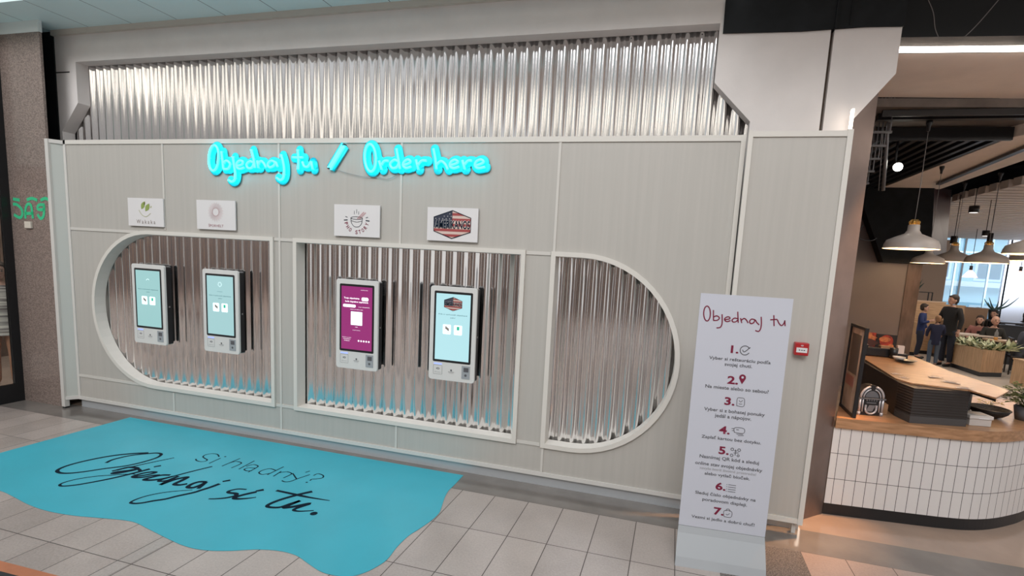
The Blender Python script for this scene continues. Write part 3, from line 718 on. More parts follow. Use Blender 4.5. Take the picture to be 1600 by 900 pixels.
a = wl(536.5, 226, -.03); b = wl(514, 263, -.03); e = empty('neon_sign', (a.x, 0, b.z), 'glowing cyan neon slash bar between the two phrases', 'neon sign')
off = Vector(e.location); t = (b - a).normalized(); sd = Vector((t.z, 0, -t.x)) * .020
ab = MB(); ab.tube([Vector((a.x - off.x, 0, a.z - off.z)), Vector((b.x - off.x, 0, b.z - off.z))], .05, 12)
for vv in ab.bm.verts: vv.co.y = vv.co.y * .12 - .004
ab.build('glow_halo', HALO, e)
MB().prism([a + sd - off, b + sd - off, b - sd - off, a - sd - off], .03, (0, 1, 0)).build('slash_bar', NEON, e)
for q in (a, b): MB().box(q.x - off.x - .014, q.x - off.x + .014, -.034, 0, q.z - off.z - .006, q.z - off.z + .006).build('end_cap', BLACKM, e)
mb = MB(); mb.tube([wl(x, y, -.004) for x, y in smooth2([(525, 265), (545, 271), (568, 276), (590, 277), (605, 280), (617, 275), (628, 268)], 5)], .0022, 6)
tag(mb.build('neon_cable', mat('grey_cable', (.25, .25, .26), .5)), 'thin grey cable drooping below the neon slash on the screen', 'cable')

# ---- instruction stand
TL = Vector((.167, -.735, 0)); TR = Vector((.736, -.700, 0)); TDIR = (TR - TL).normalized(); TW = (TR - TL).length; TH = 1.875
ts = empty('instruction_stand', ((TL.x + TR.x) / 2, TL.y / 2 + TR.y / 2, 0), 'tall white stand with seven red numbered ordering steps, on the tiled floor', 'stand', rz=math.atan2(TDIR.y, TDIR.x))
mb = MB(); mb.prism([(-TW / 2, 0, .248), (TW / 2, 0, .248), (TW / 2, 0, TH), (-TW / 2, 0, TH)], .012, (0, 1, 0)); mb.build('board', TOTEMW, ts)
mb = MB(); P8 = []
for z, yy, ww in ((0, -.105, .295), (.06, -.085, .2935), (.13, -.05, .291), (.20, -.015, .288), (.245, 0, .2845)): P8.append((z, yy, ww))
for (za, ya, wa), (zb, yb_, wb) in zip(P8, P8[1:]):
    v = [mb.bm.verts.new(p) for p in ((-wa, ya, za), (wa, ya, za), (wb, yb_, zb), (-wb, yb_, zb), (-wa, ya + .01, za), (wa, ya + .01, za), (wb, yb_ + .01, zb), (-wb, yb_ + .01, zb))]
    for f in ((0, 1, 2, 3), (4, 7, 6, 5), (0, 3, 7, 4), (1, 5, 6, 2), (0, 4, 5, 1), (3, 2, 6, 7)): mb.bm.faces.new([v[k] for k in f])
mb.build('foot_flap', mat('stand_foot_white', (.40, .42, .44), .45), ts)
mb = MB(); mb.prism([(-.2, .30, 0), (.2, .30, 0), (.2, .31, 0), (-.2, .31, 0)], 1.1, (0, -.24, 1)); mb.build('rear_strut', TOTEMW, ts)
TN = Vector((TDIR.y, -TDIR.x, 0))
def tloc(px, py):
    d = ray(px, py); tt = TN.dot(TL - CAM) / TN.dot(d); P = CAM + d * tt
    return ((P - (TL + TR) / 2).dot(TDIR), P.z)
YT = -.0015
HW = [ellipse_pts(197, 298, 52, 116), [(297, 250), (297, 330), (298, 402)], [(300, 352), (350, 335), (390, 368), (360, 402), (300, 407)], [(432, 315), (434, 420), (425, 480), (400, 515), (350, 522)],
      [(470, 395), (548, 382), (550, 358), (515, 350), (472, 378), (478, 408), (510, 425), (558, 410)], [(677, 275), (680, 360), (684, 438)], [(680, 382), (630, 370), (590, 397), (600, 428), (642, 428), (680, 400)],
      [(722, 375), (738, 442)], [(735, 402), (775, 375), (810, 398), (836, 442)], [(945, 397), (895, 385), (862, 420), (880, 456), (925, 442), (948, 400), (975, 440), (1008, 472)],
      [(1043, 355), (1046, 450), (1035, 530), (1005, 576), (955, 566)], [(1240, 330), (1244, 490)], [(1190, 396), (1290, 390)], [(1298, 400), (1320, 450), (1360, 487), (1400, 450), (1412, 410)], [(1412, 410), (1416, 490)]]
mb = MB()
for L in HW:
    ribbon(mb, [(*(lambda q: (q[0], YT, q[1]))(tloc(1085 + a / 10, 460 + b / 10)),) for a, b in smooth2(L, 5)], .0075, (0, -1, 0))
mb.build('handwritten_title', RED, ts)
def tt_(s, px, py, wpx, m, h, bold=0.0):
    x, z = tloc(px, py); x2, _ = tloc(px + wpx / 2, py + wpx * .045); x1, _ = tloc(px - wpx / 2, py - wpx * .045)
    text(s, x2 - x1, (x, YT, z), m, ts, height=h, bold=bold)
for s_, px, py, wpx, bold, h in (('1.', 1148, 546, 12, .03, .052), ('2.', 1145, 594, 17, .03, .055), ('3.', 1140, 627, 16, .03, .055), ('4.', 1132, 672, 17, .03, .055), ('5.', 1131, 704, 16, .03, .055), ('6.', 1126, 760, 16, .03, .055), ('7.', 1123, 799, 16, .03, .055)):
    tt_(s_, px, py, wpx, RED, h, bold)
for s_, px, py, wpx, h in (('Vyber si reštauráciu podľa', 1155.5, 563, 96, .030), ('svojej chuti.', 1153.5, 571.5, 43, .030), ('Na mieste alebo so sebou?', 1151, 607.5, 99, .024), ('Vyber si z bohatej ponuky', 1147, 644, 95, .030), ('jedál a nápojov.', 1145, 652.5, 57, .032),
                         ('Zaplať kartou bez dotyku.', 1142, 687, 93, .031), ('Nasnímaj QR kód a sleduj', 1139, 718.5, 93, .031), ('online stav svojej objednávky', 1138, 729.5, 105, .031), ('alebo vytlač bloček.', 1136, 744, 71, .030),
                         ('Sleduj číslo objednávky na', 1133, 775.5, 95, .031), ('poradovom displeji.', 1132, 785, 70, .029), ('Vezmi si jedlo a dobrú chuť!', 1129, 813.5, 99, .031)):
    tt_(s_, px, py, wpx, INKG, h, .012)
tt_('navyše šetríš životné prostredie!', 1137, 736.5, 88, INKL, .024, .006)
def icon(px, py, strokes, m=None, w=.0035, name='icon', closedfill=None):
    x, z = tloc(px, py); mb = MB()
    for L in strokes: rib2(mb, [(x + a, z + b) for a, b in L], w, y=YT, n=4)
    mb.build(name, m or INKG, ts)
icon(1164, 547.5, [ellipse_pts(0, 0, .03, .03, 0, 12)[1:12], [(-.015, .002), (-.003, -.010), (.03, .022)]], w=.005)
x, z = tloc(1160, 592); mb = MB()
mb.bm.faces.new([mb.bm.verts.new((x + a, YT, z + b)) for a, b in [(0, -.036), (-.012, -.015), (-.021, .003), (-.02, .018), (-.01, .028), (0, .031), (.01, .028), (.02, .018), (.021, .003), (.012, -.015)]]); disc(mb, (x, YT - .0005, z + .010), .008, (0, -1, 0), mi=1)
mb.build('pin_icon', [RED, TOTEMW], ts)
icon(1157, 628.5, [[(-.022, -.026), (-.022, .024), (.0, .03), (.022, .024), (.022, -.026), (-.022, -.026)], [(-.01, .012), (0, .002), (.012, .014)], [(-.01, -.012), (.01, -.012)]])
icon(1154, 673, [[(-.026, -.014), (-.026, .018), (.032, .018), (.032, -.014), (-.026, -.014)], [(-.045, .010), (-.028, .012)], [(-.042, -.004), (-.028, -.002)], [(-.015, .006), (0, .006)], [(-.01, -.024), (.03, -.022)], [(.0, -.034), (.035, -.03)]])
icon(1149, 707, [ellipse_pts(-.022, .02, .009, .009, 0, 8), ellipse_pts(.022, .02, .009, .009, 0, 8), ellipse_pts(-.022, -.022, .009, .009, 0, 8), ellipse_pts(.02, -.02, .007, .007, 0, 8), [(-.008, .012), (.008, .012)], [(0, .02), (0, -.02)], [(-.01, -.004), (.02, .0)]], w=.004)
icon(1142, 763, [[(-.018, d), (.03, d)] for d in (.024, .008, -.008, -.024)] + [[(-.03, d), (-.026, d)] for d in (.024, .008, -.008, -.024)])
icon(1137, 802, [[(-.022, -.026), (-.024, .016), (.024, .016), (.022, -.026), (-.022, -.026)], [(-.012, .016), (-.008, .03), (.008, .03), (.012, .016)], [(-.01, -.006), (-.003, -.012), (.012, .0)]])

# ---- fire call point
f1 = empty('fire_call_point', (.945, WY - .0, 1.483), 'red fire alarm call point with white strip on the side panel', 'fire alarm')
RD = mat('alarm_red_plastic', (.42, .018, .022), .35)
MB().box(-.048, .048, -.045, .012, -.047, .047).build('housing', RD, f1, bevel=.006)
MB().box(-.037, .037, -.048, -.044, -.024, .012).build('white_label', PAPER, f1)
m1 = MB()
for k in range(3): disc(m1, (-.016 + k * .016, -.0485, -.006), (.006, .0035), (0, -1, 0))
m1.build('printed_dots', INK, f1)
m1 = MB(); disc(m1, (0, -.0456, .028), (.010, .006), (0, -1, 0)); m1.build('indicator', PINK, f1)
m1 = MB(); m1.tube([wl(x, y, -.085) for x, y in smooth2([(1252, 555), (1255, 572), (1260, 588), (1266, 598), (1268, 580), (1272, 540), (1278, 480)], 5)], .004, 6)
tag(m1.build('alarm_cable', mat('shaded_cable', (.22, .20, .18), .6)), 'cable looping behind the perforated side panel below the fire alarm', 'cable')

# ---- turquoise floor film with lettering
mat_pts = [(-5.84, -.045), (-1.753, -.045), (-1.746, -.26), (-1.745, -.39), (-1.72, -.515), (-1.675, -.666), (-1.648, -.768), (-1.65, -.887), (-1.678, -1.038), (-1.704, -1.152), (-1.706, -1.303), (-1.69, -1.458), (-1.715, -1.566), (-1.756, -1.646), (-1.814, -1.695), (-1.914, -1.718), (-2.013, -1.711), (-2.146, -1.665), (-2.273, -1.62), (-2.413, -1.617), (-2.559, -1.655), (-2.7, -1.724), (-2.857, -1.775), (-3.009, -1.783), (-3.199, -1.754), (-3.445, -1.704), (-3.635, -1.673), (-3.858, -1.711), (-4.075, -1.755), (-4.304, -1.773), (-4.53, -1.757), (-4.781, -1.712), (-4.974, -1.684), (-5.3, -1.68), (-5.6, -1.74), (-5.84, -1.78)]
sm = [mat_pts[0]] + [(v.x, v.y) for v in smooth([(a, b, 0) for a, b in mat_pts[1:]], 4)]
fm = empty('floor_mat', (-3.8, -.9, .001), 'large turquoise wavy-edged floor graphic in front of the kiosks', 'floor graphic')
o = MB().prism([(x, y, .0015) for x, y in sm], .002).build('film', TURQ, fm); o.location = (3.8, .9, -.001)
def fpts(L, x0, y0, s, n=6): return [fl(x0 + a / s, y0 + b / s, .0036) for a, b in smooth2(L, n)]
mb = MB()
A = (80, 690, 7.27); B = (240, 700, 5.333)
def taper(n, w0, w1, w2): return [1.3 * q for q in taper_(n, w0, w1, w2)]
def taper_(n, w0, w1, w2): return [w0 + (w1 - w0) * min(1, i / (n * .5)) if i < n * .5 else w1 + (w2 - w1) * ((i - n * .5) / (n * .5)) for i in range(n)]
BR = [
 (A, [(630, 238), (700, 205), (850, 168), (960, 150), (1080, 138), (1200, 130), (1250, 145), (1200, 182), (1050, 230), (850, 275), (600, 308), (350, 345), (180, 360), (90, 352), (72, 325), (150, 285), (300, 240), (500, 195), (700, 160), (900, 138), (1090, 128)], .022, .020, .026),
 (A, [(1390, 185), (1100, 245), (900, 290), (705, 332)], .012, .016, .024),
 (A, [(760, 320), (880, 292), (970, 300), (960, 318), (880, 335), (760, 358), (700, 360), (740, 345), (860, 330), (980, 312), (1010, 330)], .028, .03, .02),
 (A, [(1105, 315), (960, 352), (850, 380), (700, 415), (500, 455), (300, 490), (180, 503), (112, 504), (100, 487), (160, 460), (300, 425), (500, 395), (700, 380), (900, 368), (950, 372)], .028, .016, .009),
 (A, [(1178, 285), (1235, 275)], .02, .022, .02),
 (A, [(950, 395), (1080, 378), (1185, 352), (1140, 345), (1040, 360), (935, 392), (960, 408), (1060, 402), (1150, 385), (1220, 380)], .022, .026, .022),
 (A, [(1340, 380), (1250, 382), (1130, 408), (1060, 430), (1120, 438), (1250, 425), (1370, 398)], .024, .028, .024),
 (B, [(483, 155), (300, 200), (180, 232), (70, 262), (45, 275), (90, 275), (150, 262)], .016, .022, .026),
 (B, [(200, 238), (130, 268), (65, 303)], .026, .028, .028),
 (B, [(65, 303), (180, 262), (280, 243), (240, 268), (175, 300), (215, 308), (270, 300)], .026, .03, .024),
 (B, [(432, 282), (380, 282), (320, 300), (285, 325), (330, 330), (400, 305), (435, 285), (400, 315), (375, 335)], .026, .028, .024),
 (B, [(540, 302), (470, 328), (400, 350), (330, 372), (200, 400), (100, 425), (0, 440), (-80, 455), (-140, 462), (-180, 460), (-190, 452), (-150, 430), (-60, 400), (60, 375), (180, 360), (320, 350)], .028, .02, .008),
 (B, [(583, 278), (628, 270)], .02, .026, .022),
 (B, [(770, 345), (700, 342), (630, 358), (628, 372), (685, 380), (680, 398), (600, 416), (520, 423), (463, 424)], .014, .028, .012),
 (B, [(845, 368), (740, 392), (672, 415), (700, 424), (780, 420), (850, 411)], .028, .028, .01),
 (B, [(862, 358), (905, 350)], .022, .03, .024),
 (B, [(1310, 365), (1200, 390), (1060, 430), (965, 468), (950, 488), (1000, 496), (1060, 492), (1140, 465), (1212, 442)], .03, .024, .024),
 (B, [(1030, 355), (1170, 385), (1300, 412), (1465, 438)], .022, .024, .006),
 (B, [(1212, 442), (1120, 480), (1090, 497), (1170, 488), (1300, 463), (1200, 498), (1168, 518), (1220, 527), (1330, 521)], .026, .03, .01),
]
for (x0, y0, s), L, w0, w1_, w2_ in BR:
    P = fpts(L, x0, y0, s); ribbon(mb, P, taper(len(P), w0, w1_, w2_), (0, 0, 1))
disc(mb, fl(240 + 1335 / 5.333, 700 + 546 / 5.333, .0036), .028, (0, 0, 1))
o = mb.build('brush_lettering', INK, fm); o.location = (3.8, .9, -.001)
mb = MB()
for L in ([(545, 72), (530, 52), (480, 47), (430, 58), (412, 74), (430, 88), (447, 98), (430, 110), (390, 113), (358, 104), (352, 92)], [(557, 85), (465, 127)], [(718, 88), (572, 150)], [(610, 133), (680, 112), (730, 122), (715, 137), (650, 165)],
          [(838, 108), (712, 175)], [(775, 152), (830, 138), (870, 150), (850, 168), (790, 200)], [(850, 168), (790, 165), (755, 178), (775, 190), (815, 190)], [(1082, 157), (950, 222)], [(1020, 188), (970, 172), (910, 185), (878, 205), (905, 220), (965, 212)],
          [(1062, 195), (1000, 235)], [(1045, 207), (1110, 198), (1150, 212), (1135, 225), (1085, 248)], [(1160, 212), (1190, 256)], [(1300, 222), (1200, 256), (1140, 278), (1095, 282), (1070, 272)], [(1300, 192), (1268, 203)],
          [(1335, 228), (1370, 214), (1412, 228), (1408, 248), (1360, 257), (1320, 260), (1305, 270)]):
    ribbon(mb, fpts(L, 240, 700, 5.333), .0125, (0, 0, 1))
o = mb.build('thin_lettering', INK, fm); o.location = (3.8, .9, -.001)
mb = MB()
for q in ((597, 72), (1276, 286)): disc(mb, fl(240 + q[0] / 5.333, 700 + q[1] / 5.333, .0036), .010, (0, 0, 1))
o = mb.build('lettering_dots', INK, fm); o.location = (3.8, .9, -.001)

# ---- copper table corner at the lower left edge
tb = empty('wooden_table', (-3.4, -2.9, 0), 'orange-brown table top corner at the lower left edge', 'table')
E_ = (fl(0, 876, .75), fl(97, 901, .75)); dv = (E_[1] - E_[0]).normalized(); nv = Vector((dv.y, -dv.x, 0))
if nv.y > 0: nv = -nv
off = Vector(tb.location)
q0 = E_[0] - dv * .8 - off; q1 = E_[0] + dv * .6 - off
MB().prism([q0, q1, q1 + nv * .045, q0 + nv * .045], .02, (0, 0, -1)).build('edge_band', mat('orange_wood', (.42, .15, .07), .4, noise=.2, nscale=8), tb)
MB().prism([q0 + nv * .045, q1 + nv * .045, q1 + nv * .5, q0 + nv * .5], .04, (0, 0, -1)).build('top', BLACKM, tb)
for k, q in enumerate((q0 + nv * .1, q1 + nv * .1 - dv * .1, q0 + nv * .45, q1 + nv * .45 - dv * .1)):
    MB().box(q.x - .02, q.x + .02, q.y - .02, q.y + .02, 0, .72).build('leg', BLACKM, tb)

# ================================================================ FOOD COURT
# ---- low counter with white tiles
ct = empty('service_counter', (2.3, .9, 0), 'low service counter with white stacked tiles, black kick and oak top', 'counter')
off = Vector(ct.location)
front = [(1.392, .407), (1.7, .434), (2.0, .462), (2.27, .49)] + [(v.x, v.y) for v in smooth([(2.27, .49, 0), (2.49, .533, 0), (2.69, .617, 0), (2.905, .762, 0), (3.12, .945, 0), (3.32, 1.19, 0), (3.45, 1.5, 0)], 6)][1:]
backp = [(3.45, 2.0), (1.86, 2.0)]
def offset(path, d):
    out = []
    for i, p in enumerate(path):
        a = path[max(i - 1, 0)]; b = path[min(i + 1, len(path) - 1)]; tx, ty = b[0] - a[0], b[1] - a[1]; L = math.hypot(tx, ty)
        out.append((p[0] + ty / L * d, p[1] - tx / L * d))
    return out
TILE = grid_mat('white_wall_tiles', (.66, .63, .62), (.05, .045, .045), .0825, .225, .0045, .32, .03, 30, x0=.055, y0=.10, uv=True, tilevar=.012)
bm = bmesh.new(); uvl = bm.loops.layers.uv.new(); acc = 0; prev = None; cols = []
for p in offset(front, 0):
    if prev: acc += math.hypot(p[0] - prev[0], p[1] - prev[1])
    prev = p; cols.append((bm.verts.new((p[0] - off.x, p[1] - off.y, .10)), bm.verts.new((p[0] - off.x, p[1] - off.y, .776)), acc))
for a, b in zip(cols, cols[1:]):
    f = bm.faces.new((a[0], b[0], b[1], a[1])); f.smooth = True
    for lp, uvv in zip(f.loops, ((a[2], .10), (b[2], .10), (b[2], .776), (a[2], .776))): lp[uvl].uv = uvv
me = bpy.data.meshes.new('tiled_front'); bm.to_mesh(me); bm.free(); link('tiled_front', me, TILE, ct)
def ppoly(path, z0, z1): return MB().prism([(x - off.x, y - off.y, z0) for x, y in path], z1 - z0)
ppoly(offset(front, -.012) + [(3.4, 2.0), (1.9, 2.0)], .10, .775).build('carcass', mat('counter_core', (.3, .2, .14), .7), ct)
ppoly(offset(front, -.008) + [(3.4, 2.0), (1.9, 2.0)], 0, .10).build('kick', BLACKM, ct)
ppoly(offset(front, .022) + [(3.48, 2.0), (1.9, 2.0)], .776, .865).build('worktop', WOOD, ct)
# ---- high bar with dark body
hb = empty('bar_unit', (2.3, 1.5, .866), 'raised dark bar block with oak top standing on the white tiled counter', 'bar'); off = Vector(hb.location)
MESHB = mat('dark_brown_slats', (.022, .016, .014), .5, bump=.3, bscale=1)
MB().prism([(x - off.x, y - off.y, 0) for x, y in [(1.925, .70), (1.965, .50), (2.40, .592), (2.45, .70), (2.62, 1.0), (2.7, 1.9), (1.98, 1.9)]], .293).build('body', MESHB, hb)
mb = MB()
for k in range(12):
    z = .02 + k * .023
    P_l = [(1.925, .70), (1.965, .50), (2.40, .592), (2.45, .70)]
    P_o = offset(P_l, .003)
    mb.tube([(x - off.x, y - off.y, z) for x, y in P_o], .0025, 5)
mb.build('slat_line', mat('slat_grey', (.05, .042, .04), .5), hb)
MB().prism([(x - off.x, y - off.y, 0) for x, y in [(1.922, .695), (1.963, .495), (2.405, .588), (2.46, .70)]], .06).build('plinth', mat('dark_grey_base', (.06, .055, .055), .6), hb)
brd = [(fl(x, y, 1.17).x, fl(x, y, 1.17).y) for x, y in [(1333, 550), (1400, 592), (1424, 599), (1513, 609.5), (1556, 622), (1577, 611), (1531, 595), (1483, 580), (1427, 557), (1346, 546.5)]]
MB().prism([(x - off.x, y - off.y, .295) for x, y in brd], .012).build('oak_top', WOOD, hb)
MB().prism([(fl(x, y, 1.14).x - off.x, fl(x, y, 1.14).y - off.y, .265) for x, y in [(1513, 612), (1556, 626), (1556, 615), (1515, 600)]], .028).build('drawer_edge', BLACKM, hb)
for (x, y) in [(2.62, 2.35), (2.15, 2.35)]: MB().box(x - off.x - .02, x - off.x + .02, y - off.y - .02, y - off.y + .02, -.866, .294).build('leg', BLACKM, hb)
def atop(px, py, z): return fl(px, py, z)
for k, (px, py, rz, sx_) in enumerate(((1400, 583, .4, .05), (1412, 589, -.3, .04), (1460, 588, .3, .06), (1485, 596, -.4, .07), (1505, 605, .2, .06))):
    p = atop(px, py, 1.185); e = MB()
    e.prism([(-sx_, -.02, 0), (sx_, -.028, 0), (sx_ * .8, .03, 0), (-sx_ * .7, .022, 0)], .003)
    for q in range(2): e.prism([(-sx_ * .5 + .02 * q, -.01, .003), (sx_ * .6, -.01, .003), (sx_ * .4, .02, .006), (-sx_ * .3, .018, .004)], .003)
    o = e.build('paper_slip', mat('cream_slip', (.62, .50, .42), .6)); o.location = (p.x, p.y, 1.178); o.rotation_euler.z = rz
    tag(o, ('small cream paper slip on the bar top edge, leftmost of five', 'small cream paper slip second from left on the bar top', 'cream paper slip in the middle of the bar top', 'long cream paper slip fourth from left on the bar top', 'cream paper slip nearest the bar corner')[k], 'paper slip', 'paper slips on the bar top')
# ---- menu posters behind
PB = mat('poster_black', (.02, .018, .018), .3)
def poster(c, w, h, lab, kind):
    e = empty('menu_poster', c, lab, 'poster', 'menu posters on the bar')
    MB().box(-w / 2, w / 2, 0, .02, 0, h).build('board', PB, e, bevel=.003)
    bun = mat('burger_bun_orange', (.46, .15, .05), .5, noise=.4, nscale=30); meat = mat('dark_meat', (.06, .02, .015), .5); lett = mat('sauce_red', (.32, .03, .015), .5, noise=.5, nscale=25); cream = mat('cream_fries', (.62, .50, .38), .5)
    m1 = MB()
    if kind == 0:
        m1.bm.faces.new([m1.bm.verts.new((x, -.002, z)) for x, z in [(-w * .5, 0), (w * .5, 0), (w * .5, h), (-w * .5, h)]]); m1.build('photo_backdrop', lett, e)
        m1 = MB(); leafshape(m1, (-.1, h * .62), .22, .09, .12, -.004); disc(m1, (.03, -.005, h * .86), .03, (0, -1, 0)); m1.build('burger_bun', bun, e)
        m1 = MB(); leafshape(m1, (-.09, h * .42), .23, .10, .05, -.006); m1.build('burger_patty', meat, e)
        m1 = MB(); rib2(m1, [(-.10, h * .8), (-.06, h * .9), (-.02, h * .84)], .008, y=-.005); rib2(m1, [(-.1, h * .35), (-.04, h * .3), (.02, h * .34)], .012, y=-.008); m1.build('swirl', cream, e)
    else:
        m1 = MB(); disc(m1, (.0, -.002, h * .62), (.07, .075), (0, -1, 0)); m1.build('burger_photo', lett, e)
        m1 = MB(); disc(m1, (-.02, -.004, h * .72), (.06, .03), (0, -1, 0)); disc(m1, (.05, -.004, h * .35), (.03, .03), (0, -1, 0)); m1.build('burger_bun', bun, e)
    return e
poster((2.215, 2.49, 1.185), .205, .22, 'dark menu poster with red and orange burger picture, left one', 0)
poster((2.43, 2.49, 1.185), .215, .21, 'black menu poster with orange burger picture, right one', 1)
e = empty('condiment_holder', (2.27, 2.17, 1.183), 'black box holder with dividers below the burger posters', 'holder')
MB().box(-.16, .20, -.05, .06, 0, .09).box(-.20, -.14, -.06, -.02, 0, .12).build('tray', BLACKM, e, bevel=.006)
m1 = MB().lathe([(.035, 0), (.04, .11), (.034, .11), (.03, .01)], 20); o = m1.build('cup', BLACKM, e); o.location = (.10, -.09, 0)
MB().box(-.01, .08, -.03, .04, .09, .115).build('box_lid', mat('kraft_lid', (.35, .18, .09), .5), e)
e = empty('napkin_holder', (2.44, 2.12, 1.183), 'black holder with upright cream napkins on the bar', 'napkin holder')
MB().box(-.06, .07, -.04, .04, 0, .05).build('stand', BLACKM, e, bevel=.004)
m1 = MB()
for k in range(5): m1.box(-.035 + .001 * k, .03 + .001 * k, -.03 + k * .012, -.022 + k * .012, .05, .135 + .003 * (k % 2))
m1.build('napkin', mat('cream_napkin', (.68, .55, .48), .7), e)
e = empty('bowl', (2.35, 1.88, 1.183), 'small cream bowl on the bar in front of the napkins', 'bowl')
MB().lathe([(.022, 0), (.03, .004), (.052, .028), (.060, .045), (.057, .045), (.048, .028), (.028, .010), (.0, .008)], 28).build('bowl_body', mat('cream_ceramic', (.60, .52, .46), .35), e)
MB().lathe([(.0, .024), (.046, .026)], 20, cap=False).build('content', mat('brown_sauce', (.30, .18, .12), .5), e)
p = fl(1413, 565, 1.185)
for k in range(2):
    e = MB().lathe([(.0, 0), (.06, 0), (.085, .008), (.084, .011), (.06, .004), (0, .004)], 28); o = e.build('plate', mat('black_plate', (.02, .015, .014), .3)); o.location = (p.x + .02 * k, p.y + (-.02 * k), 1.184 + .012 * k)
    tag(o, ('black plate at the bottom of the stack of two beside the cream bowl', 'black plate on top of the stack of two beside the cream bowl')[k], 'plate', 'plates on the bar')
# ---- leaning framed picture
pf = empty('picture_frame', (1.53, .43, .866), 'tall black framed picture standing against the brown steel corner', 'picture frame')
pa, pb = Vector((0.005, 0.0, 0)), Vector((.02, .42, 0)); pu = Vector((.012, .01, .76)); pn = (pb - pa).cross(pu).normalized()
if pn.x > 0: pn = -pn
def quad(mb, o_, u0, u1, v0, v1, d0, d1, mi=0):
    U2 = pb - pa; pts = [o_ + U2 * u + pu * v for u, v in ((u0, v0), (u1, v0), (u1, v1), (u0, v1))]
    mb.prism([q + pn * d0 for q in pts], d1 - d0, pn, mi)
mb = MB(); quad(mb, pa, 0, .05, 0, 1, -.015, .012); quad(mb, pa, .95, 1, 0, 1, -.015, .012); quad(mb, pa, .05, .95, 0, .03, -.015, .012); quad(mb, pa, .05, .95, .97, 1, -.015, .012)
mb.build('frame', BLACKM, pf)
mb = MB(); quad(mb, pa, .05, .95, .03, .97, -.008, 0); mb.build('print', mat('faded_beige_print', (.62, .54, .47), .25, noise=.3, nscale=6), pf)
mb = MB(); quad(mb, pa, .05, .10, .03, .97, 0, .002); mb.build('mount_edge', PAPER, pf)
mb = MB(); quad(mb, pa, .25, .85, .45, .9, 0, .001); mb.build('print_figure', mat('grey_figure', (.14, .13, .12), .4), pf)
mb = MB(); quad(mb, pa, .35, .9, .3, .42, 0, .001); mb.build('print_mark', mat('pink_figure', (.40, .2, .18), .4), pf)
# ---- mini jukebox
JY = .66
jk = empty('mini_jukebox', (1.705, .60, .866), 'small black and chrome jukebox ornament on the counter beside the framed picture', 'jukebox', rz=.2)
CHR = mat('jukebox_silver', (.52, .50, .52), .3, .4); JB = mat('jukebox_black', (.015, .014, .016), .3); JG = mat('jukebox_grey', (.13, .13, .14), .35)
def arch(w, h0, h1, n=12): return [(-w, 0), (w, 0), (w, h0)] + [(w * math.cos(PI * k / n), h0 + (h1 - h0) * math.sin(PI * k / n)) for k in range(1, n)] + [(-w, h0)]
MB().prism([(x, 0, z) for x, z in arch(.105, .155, .262)], .09, (0, 1, 0)).build('cabinet', JB, jk)
mb = MB()
for r, w in ((.094, .010), (.070, .0065)):
    for sg in (-1, 1): mb.tube([(sg * r, -.004, .03), (sg * r, -.004, .150)], w, 8)
    a0 = [(r * math.cos(PI * k / 12), -.004, .155 + (r + .004) * math.sin(PI * k / 12)) for k in range(0, 13)]
    mb.tube(a0[:6], w, 8); mb.tube(a0[7:], w, 8)
mb.build('side_column', CHR, jk)
MB().prism([(x, -.003, z) for x, z in [(.055 * math.cos(PI * k / 12), .158 + .055 * math.sin(PI * k / 12)) for k in range(13)]], .004, (0, 1, 0)).build('dome', JG, jk)
m1 = MB()
for k in range(5): m1.box(-.045 + .02 * k, -.033 + .02 * k, -.006, 0, .125, .150)
m1.box(-.04, .04, -.006, 0, .105, .115); m1.build('title_rack', JG, jk)
m1 = MB(); m1.tube([(.045 * math.cos(a), -.006, .055 + .04 * math.sin(a)) for a in [PI + PI * k / 12 for k in range(13)]], .008, 8); m1.box(-.052, -.037, -.01, 0, .055, .09).box(.037, .052, -.01, 0, .055, .09); m1.build('grille_trim', CHR, jk)
m1 = MB()
for k in range(6): rib2(m1, [(-.032 + k * .009, .035 + .0), (-.010 + k * .009, .088)], .004, y=-.002, n=1)
m1.build('grille', CHR, jk)
m1 = MB()
for sg in (-.094, .094): m1.lathe([(.014, 0), (.014, .03), (.011, .03), (.011, 0)], 12, (sg, -.002, 0))
m1.build('foot', CHR, jk)
m1 = MB().box(-.112, .112, -.016, .0, .142, .152); m1.build('band', JG, jk)
e = MB().box(1.84, 1.875, .70, .78, .866, .955); tag(e.build('wooden_block', WOOD, bevel=.003), 'small wooden block right beside the jukebox ornament', 'block')
# ---- tray, basket, plant
e = empty('paper_box', (2.53, .735, .866), 'white box with cream sheet on top beside the dark bar block', 'box', rz=.16)
WB = mat('white_card_box', (.52, .47, .44), .6)
MB().box(-.085, .085, -.07, .07, 0, .085).build('carton', WB, e, bevel=.003); MB().box(-.092, .092, -.077, .077, .06, .088).build('lid', mat('white_lid', (.62, .57, .54), .6), e, bevel=.003)
MB().prism([(-.09, .07, .0895), (-.03, -.05, .0895), (.07, -.03, .0895), (.0, .09, .0895)], .002).build('sheet', mat('cream_sheet', (.72, .60, .50), .6), e)
MB().box(-.02, .06, -.0785, -.076, .062, .072).build('sticker', PAPER, e)
e = empty('woven_basket', (2.80, 1.08, .866), 'shallow black woven basket on the oak counter', 'basket')
prof = [(.06, 0), (.10, .015), (.135, .045), (.15, .075), (.143, .078), (.125, .048), (.09, .022), (0, .016)]
MB().lathe(prof, 36).build('shell', mat('black_wicker', (.015, .013, .012), .6, noise=.6, nscale=60, bump=.5, bscale=80), e)
m1 = MB(); m1.tube([(.149 * math.cos(2 * PI * k / 36), .149 * math.sin(2 * PI * k / 36), .077) for k in range(36)], .006, 6, closed=True); m1.build('rim', BLACKM, e)
random.seed(4)
